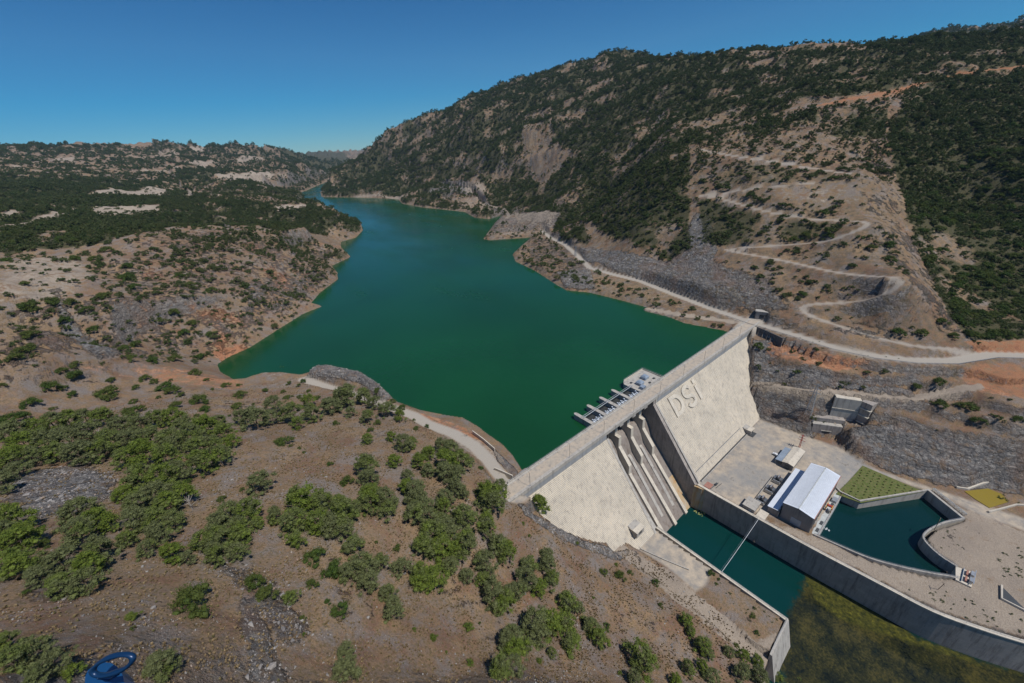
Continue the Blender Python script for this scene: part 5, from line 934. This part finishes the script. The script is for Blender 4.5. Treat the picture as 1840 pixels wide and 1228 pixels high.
P(quadwall(MB(), (314.9, 43.0), (318.3, 37.5), PLAT+4.5, PLAT+5.1, 2.4), 'canopy', m_step, t); P(quadwall(MB(), (312.0, 48.2), (321.6, 32.6), -41.5, -41.0, 9.2), 'coping', m_conc, t); P(quadwall(MB(), (315, 50), (325.5, 33), -41.0, -37.6, 9), 'upper_wall', m_dark, t)
# intake box on the slope
t = E('concrete_channel_head', 328, 36, -38, 'big pale concrete box structure with dark bays high on the slope above the tunnel', 'concrete structure')
a, b, c_ = (325, 42.6), (332, 28.9), (330.5, 22.6)
P(quadwall(MB(), a, b, -40, -22, 1.6), 'front_wall', m_conc, t); P(quadwall(MB(), (325.2, 42.2), (332, 28.9), -22, -21.4, 13), 'top_slab', m_step, t)
P(quadwall(MB(), (324.6, 42.7), (331.6, 29), -30.6, -30.1, 1.0), 'ledge', m_step, t); P(quadwall(MB(), (324.4, 42.9), (331.4, 29.2), -40, -38.6, 1.2), 'base_slab', m_step, t)
for k in range(3):
    z = -38.6+k*5.6; P(MB().prism([(332, 28.9), (330.2, 23), (332.6, 22), (334.8, 28)], z, z+.6), 'bay_ledge', m_step, t)
P(MB().prism([(332.6, 28.9), (331.4, 22.8), (344, 20), (346, 30)], -42, -22.0), 'side_bays', m_dark, t)
# upper tunnel and walls at the right abutment
t = E('tunnel_portal', 380, 117, .2, 'dark arched tunnel portal in the rock beside the end of the dam crest', 'tunnel portal')
a = (377.4, 123.2); b = (381.8, 112.2)
P(quadwall(MB(), a, (378.6, 120.2), -1, 7.4, 5), 'wall', m_dark, t); P(quadwall(MB(), (380.3, 115.9), b, -1, 7.4, 5), 'wall', m_dark, t); P(quadwall(MB(), (378.6, 120.2), (380.3, 115.9), 4.6, 7.4, 5), 'lintel', m_dark, t)
arc_ = MB(); 
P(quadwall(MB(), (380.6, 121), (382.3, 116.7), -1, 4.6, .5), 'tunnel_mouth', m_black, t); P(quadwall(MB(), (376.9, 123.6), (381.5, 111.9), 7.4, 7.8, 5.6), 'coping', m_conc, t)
m_stonewall = concrete('dark_masonry', (.13, .125, .125), (.10, .098, .098), (.07, .07, .07), .4)
T(wall_strip([(361.8,116.2),(357.8,104),(352.4,91)], .7, -8, .3), 'retaining_wall', m_stonewall, (357, 104, -5), 'dark stone retaining wall under the road at the end of the dam', 'retaining wall')
GRD = offset(MAINR, -4.9)
T(rail_strip([(p[0], p[1]) for p in GRD[9:]], .05, 3, .8, .14), 'guard_rail', m_steel, (*GRD[10][:2], 0), 'low grey guard rail beside the asphalt road below the zigzag track', 'guard rail')
T(wall_strip([(92.6,128.2),(91,133.5),(89,139.5)], .5, -4, 1.6), 'gate_wall', m_step, (91, 133, 0), 'white wall with a gate where the left road meets the dam', 'wall')
T(wall_strip([tuple(at(a_, b_, .6)[:2]) for a_, b_ in ((849,776),(868,790),(889,808))], .5, -1, 1.5), 'roadside_parapet', m_step, (*at(868,790,.6)[:2], 0), 'thin white parapet between the left bank road and the lake', 'parapet')
# lattice pylon on the slope
def pylon(x, y, zb, h, label, w_=2.2, m=None):
    t = E('transmission_tower', x, y, zb, label, 'pylon'); m = m or m_steel; mb = MB(); n = 9; q = lambda k: w_*(1-.8*k/n)
    for sx in (-1, 1):
        for sy in (-1, 1): mb.bar((x+sx*w_, y+sy*w_, zb-1), (x+sx*w_*.2, y+sy*w_*.2, zb+h), .22)
    for k in range(n):
        a, b = zb+h*k/n, zb+h*(k+1)/n; u, v = q(k), q(k+1)
        for s1 in (-1, 1): mb.bar((x-u, y+s1*u, a), (x+v, y+s1*v, b), .12).bar((x+u, y+s1*u, a), (x-v, y+s1*v, b), .12).bar((x+s1*u, y-u, a), (x+s1*v, y+v, b), .12).bar((x+s1*u, y+u, a), (x+s1*v, y-v, b), .12)
    P(mb, 'lattice', m, t)
    for k, c in ((.72, 3.6), (.84, 3.0), (.95, 2.4)): P(MB().bar((x, y-c, zb+h*k), (x, y+c, zb+h*k), .3).bar((x, y-c, zb+h*k), (x, y, zb+h*(k+.05)), .15).bar((x, y+c, zb+h*k), (x, y, zb+h*(k+.05)), .15), 'cross_arm', m, t)
px_ = hit(1452, 745); pylon(px_[0], px_[1], float(zat(px_[0], px_[1])), 27, 'tall grey lattice pylon on the slope above the lower tunnel portal', 2.0)
px_ = hit(1034, 460); pylon(px_[0], px_[1], float(zat(px_[0], px_[1])), 15, 'small lattice pylon beside the lakeside road bend', 1.6)
# power lines are out of sight; lawn saplings
m_sap = leaf_mat('sapling_leaves', (.045, .075, .018), (.07, .105, .025), (.085, .10, .035)); SAP = [tri_mesh('sapling', shrub_crown(120+s_, 6, 26, .07), m_sap) for s_ in range(3)]
tl_ = NT('lawn_grass'); m_lawn = tl_.set(tl_.mix(tl_.ramp(tl_.noise(.8, 6, .7), [(.4, 0.0), (.62, 1.0)]), (.085, .115, .030), (.15, .14, .06)), .95, .1)
lw = MB().prism(xy([(1550,837),(1660,884),(1547,904),(1502,888),(1523,867)], PLAT), PLAT-.3, PLAT+.03).build('lawn', m_lawn); tag(lw, kind='structure')
lawn = np.array(xy([(1550,838),(1658,884),(1547,903),(1503,888),(1523,868)], PLAT)); n_s = 0
gxs = [(a, b) for a in np.arange(258, 306, 3.2) for b in np.arange(-20, 22, 3.0)]
for a, b in gxs:
    x = a+b*.15; y = b
    if sdf(lawn, np.array([x]), np.array([y]))[0] < -1.2:
        o = bpy.data.objects.new('sapling', SAP[n_s % 3]); COL.objects.link(o); o.location = (x+random.uniform(-.3, .3), y+random.uniform(-.3, .3), PLAT-.25); s_ = random.uniform(1.1, 1.7); o.scale = (s_, s_, s_*1.2); o.rotation_euler = (0, 0, random.uniform(0, 6)); n_s += 1
        tag(o, 'small round sapling in the planted rows on the green lawn by the pool', 'sapling', 'saplings planted in rows on the lawn')
print('saplings', n_s)
# small bushes on the made ground
def dots(pl, n, smin, smax, label, grp, seed, meshes=None, nm='low_bush'):
    rg = random.Random(seed); k = 0; poly = np.array(pl); lo = poly.min(0); hi = poly.max(0); tries = 0
    while k < n and tries < 4000:
        tries += 1; x, y = rg.uniform(lo[0], hi[0]), rg.uniform(lo[1], hi[1])
        if sdf(poly, np.array([x]), np.array([y]))[0] > -.6: continue
        o = bpy.data.objects.new(nm, rg.choice(meshes or SAP)); COL.objects.link(o); s_ = rg.uniform(smin, smax); o.location = (x, y, float(zat(x, y))-.05); o.scale = (s_, s_, s_*.8); o.rotation_euler = (0, 0, rg.uniform(0, 6)); tag(o, label, 'bush', grp); k += 1
dots(xy([(1600,1050),(1700,1095),(1840,1165),(1840,1110),(1700,1060)], PLAT), 30, 1.0, 2.0, 'low dark bush on the gravel behind the curving wall top', 'low bushes behind the curving wall', 1)
dots(xy([(1652,955),(1700,945),(1735,955),(1740,1000),(1680,990)], PLAT), 16, .6, 1.3, 'tiny green bush on the gravel tongue in the tailrace pool', 'tiny bushes on the gravel tongue', 2)
dots(xy([(1788,985),(1840,975),(1840,1050),(1800,1045)], PLAT), 18, 1.2, 2.2, 'dark bush in the clump by the gravel track at the right edge', 'bushes by the gravel track', 3)
dots(xy([(1780,895),(1800,880),(1845,905),(1840,912),(1815,905)], PLAT), 10, 1.6, 2.6, 'green bush on the bank beside the weed basin', 'bushes beside the weed basin', 4)
dots(xy([(1290,1040),(1400,1112),(1380,1150),(1300,1080)], -53.4), 20, .6, 1.5, 'small brownish bush on the bare near terrace', 'small bushes on the near terrace', 5)
dots(xy([(1366,603),(1440,622),(1560,652),(1640,664),(1630,668),(1500,655),(1380,625)], -8), 26, .9, 2.0, 'small bush on the orange slope below the asphalt road', 'small bushes below the asphalt road', 6)
# floating weed by the chute
mb = MB(); rg = random.Random(5)
for k in range(40): x = 207.5+rg.uniform(-5, -1); y = 74+rg.uniform(-3, 3); s_ = rg.uniform(.2, .5); mb.box(x-s_, x+s_, y-s_*.6, y+s_*.6, TW+.01, TW+.05+.002*k)
o = T(mb, 'floating_weed', plain('pale_weed', (.30, .30, .10), .8), (203, 74, TW), 'patch of pale floating weed near the foot of the rusty chute', 'weed'); o['kind'] = 'stuff'
# dead pines in the grove
for a_, b_, lb in ((182, 788, 'bare grey dead pine standing in the grove above the grey outcrop'), (345, 915, 'bare twisted dead branches beside the shaded pines left of the stony slope')):
    p = hit(a_, b_); t = empty('dead_tree', (p[0], p[1], float(zat(p[0], p[1]))), .7, lb, 'dead tree'); t.scale = (8, 8, 9)
    o = bpy.data.objects.new('trunk', trunk_mesh(77, m_dead, 14)); COL.objects.link(o); o.parent = t
# the blue fitting of the aircraft just under the camera
m_air = plain('blue_enamel', (.012, .085, .24), .3, .2, .12, 8, .5); m_air2 = plain('dark_blue_enamel', (.006, .035, .10), .35, .2, .1, 8, .5)
def cp(px, py, dist): d = rayd(px, py); return Vector((0, 0, CAMZ))+Vector(d)*(dist/F)
t = empty('aircraft_fitting', cp(190, 1230, 1.6), 0, 'blue enamelled metal fitting with an oval ring at the bottom left edge', 'aircraft fitting')
def PP(mb, nm, m, sm=True):
    l = t.location; mb.v = [(a-l[0], b-l[1], c-l[2]) for a, b, c in mb.v]; return mb.build(nm, m, t, smooth=sm)
ring = []; 
for k in range(25):
    a = 6.283*k/24; ca_, sa_ = math.cos(a)*38, math.sin(a)*14.5; th = math.radians(-20); ring.append(cp(203+ca_*math.cos(th)-sa_*math.sin(th), 1195+ca_*math.sin(th)+sa_*math.cos(th), 1.55))
mb = MB(); nrm_ = (ring[6]-ring[0]).cross(ring[12]-ring[0]).normalized(); cen = sum(ring[:24], Vector())/24; V = []
for k in range(48):
    a = 6.283185*k/48; q = a/(6.283185/24); i0 = int(q) % 24; p = ring[i0].lerp(ring[(i0+1) % 24], q-int(q)); o_ = (p-cen).normalized()
    V += [p+(o_*math.cos(6.283185*j/10)+nrm_*math.sin(6.283185*j/10))*.0115 for j in range(10)]
PP(mb.add(V, [(k*10+j, k*10+(j+1) % 10, ((k+1) % 48)*10+(j+1) % 10, ((k+1) % 48)*10+j) for k in range(48) for j in range(10)]), 'ring', m_air2)
top = [(158,1205),(166,1198),(176,1193),(188,1190),(200,1192),(209,1197),(216,1205),(221,1215),(225,1240),(224,1270),(153,1270),(152,1240),(153,1216)]
A_ = [cp(a, b, 1.66) for a, b in top]; B_ = [p+Vector((.0, .02, -.10)) for p in A_]; n = len(top)
PP(MB().add(A_+B_, [tuple(range(n))[::-1], tuple(range(n, 2*n))]+[(i, (i+1) % n, n+(i+1) % n, n+i) for i in range(n)]), 'body', m_air, False)
PP(MB().tube([cp(160,1208,1.62), cp(176,1220,1.6), cp(196,1222,1.6), cp(214,1212,1.6)], .006, 8), 'seam', m_air2)
# ------------------------------------------------------------------ names for the plants, by where they stand
def ordn(k): return '%d%s' % (k, 'th' if 10 < k % 100 < 14 else {1: 'st', 2: 'nd', 3: 'rd'}.get(k % 10, 'th'))
AN_T = [('pine in the long grove below the bare ridge top', (100, 765)), ('pine just above the grey rock outcrop', (120, 825)), ('pine right of the grey rock outcrop', (265, 890)), ('pine below the grey rock outcrop', (110, 1015)), ('pine around the blue metal fitting', (80, 1185)), ('pine in the middle of the grove above the tan slope', (360, 790)), ('pine in the row behind the tan slope', (500, 740)),
 ('pine on the crest near the rock knob', (610, 722)), ('pine below the tan grassy slope', (520, 915)), ('pine by the stony ledge', (400, 985)), ('pine in the dense stand below the tan slope', (610, 960)), ('pine above the bend of the left road', (690, 760)), ('pine in the central slope cluster', (680, 870)), ('pine beside the curving left road', (800, 830)), ('pine above the end of the dam crest', (860, 915)), ('pine in the large clump at mid slope', (790, 980)),
 ('pine under the large mid slope clump', (690, 1040)), ('pine on the slope facing the shorter stepped face', (880, 1050)), ('pine low in the middle of the brown slope', (970, 1120)), ('pine at the bottom edge of the brown slope', (900, 1190)), ('pine above the gravel track to the river', (1260, 1160)), ('pine at the foot of the slope by the river', (1340, 1200)), ('pine at the bottom edge below the stony ledge', (620, 1190))]
AN_S = [('shrub on the bare ridge top', (120, 700)), ('shrub on the orange ridge', (270, 690)), ('shrub on the slope above the small inlet', (420, 700)), ('shrub behind the rock knob road', (530, 700)), ('shrub on the tan grassy slope', (540, 810)), ('shrub below the stony ledge', (480, 1080)), ('shrub near the blue metal fitting', (240, 1110)), ('shrub between the mid slope pines', (690, 770)), ('shrub on the lower bare slope', (800, 1150)), ('shrub beside the foot of the shorter stepped face', (1090, 1020)), ('shrub on the near terrace by the pool', (1300, 1060)),
 ('shrub on the brown hill beside the lake', (450, 540)), ('shrub on the pale clearing left of the brown hill', (90, 500)), ('shrub in the valley behind the bare ridge', (120, 610)), ('shrub on the hill slope above the inlet', (300, 600)), ('shrub on the lowest loop of the zigzag track', (1560, 580)), ('shrub between the zigzag bends', (1450, 500)), ('shrub on the upper zigzag slope', (1430, 400)), ('shrub beside the steep gully of the zigzag hill', (1660, 520)), ('shrub under the asphalt road', (1540, 690)), ('shrub on the lower rocky slope at right', (1720, 760)), ('shrub on the slope near the tunnel portals', (1400, 710)), ('shrub on the lakeside bank below the road', (1150, 560)), ('shrub on the headland by the road bend', (970, 460)), ('shrub at the far shore', (850, 380)), ('shrub on the dark wooded slope', (1150, 420))]
def name_all(L, AN, small, big, base_cat, grp):
    B = {}
    for e in L:
        k = min(range(len(AN)), key=lambda i: (AN[i][1][0]-e[1])**2+((AN[i][1][1]-e[2])*1.6)**2); B.setdefault(k, []).append(e)
    for k, es in B.items():
        es.sort(key=lambda e: e[1]); n = len(es)
        for i, e in enumerate(es):
            rk = ('the only %s' % AN[k][0]) if n == 1 else ('leftmost %s' % AN[k][0] if i == 0 else 'rightmost %s' % AN[k][0] if i == n-1 else '%s from the left, %s' % (ordn(i+1), AN[k][0]))
            o = e[0]; w_ = (small if e[3] < np.median([q[3] for q in L])*.8 else big if e[3] > np.median([q[3] for q in L])*1.25 else 'rounded'); o['label'] = (w_+' ' if len(rk.split()) < 15 else '')+rk; o['category'] = base_cat; o['group'] = grp
name_all(TREES, AN_T, 'small', 'wide', 'pine tree', 'pine trees on the near hillside'); name_all(BUSH, AN_S, 'small', 'wide', 'shrub', 'shrubs on the hills')
dam['label'] = 'long stepped concrete dam with its spillway between green lake and lower pool'
# ------------------------------------------------------------------ the air
ZLO, ZHI = float(GZ.min()), float(GZ.max()); print('heights', ZLO, ZHI)
hz = MB().box(-13500, 15500, -9500, 15500, ZLO-1, ZHI+12).build('haze', None); tag(hz, kind='stuff')
hm = bpy.data.materials.new('air'); hm.use_nodes = True; ht = hm.node_tree; ht.nodes.clear(); ho = ht.nodes.new('ShaderNodeOutputMaterial'); hv = ht.nodes.new('ShaderNodeVolumePrincipled')
hv.inputs['Color'].default_value = (.42, .70, 1, 1); hv.inputs['Density'].default_value = 2.6e-5; hv.inputs['Anisotropy'].default_value = .0; ht.links.new(hv.outputs[0], ho.inputs['Volume']); hz.data.materials.append(hm)
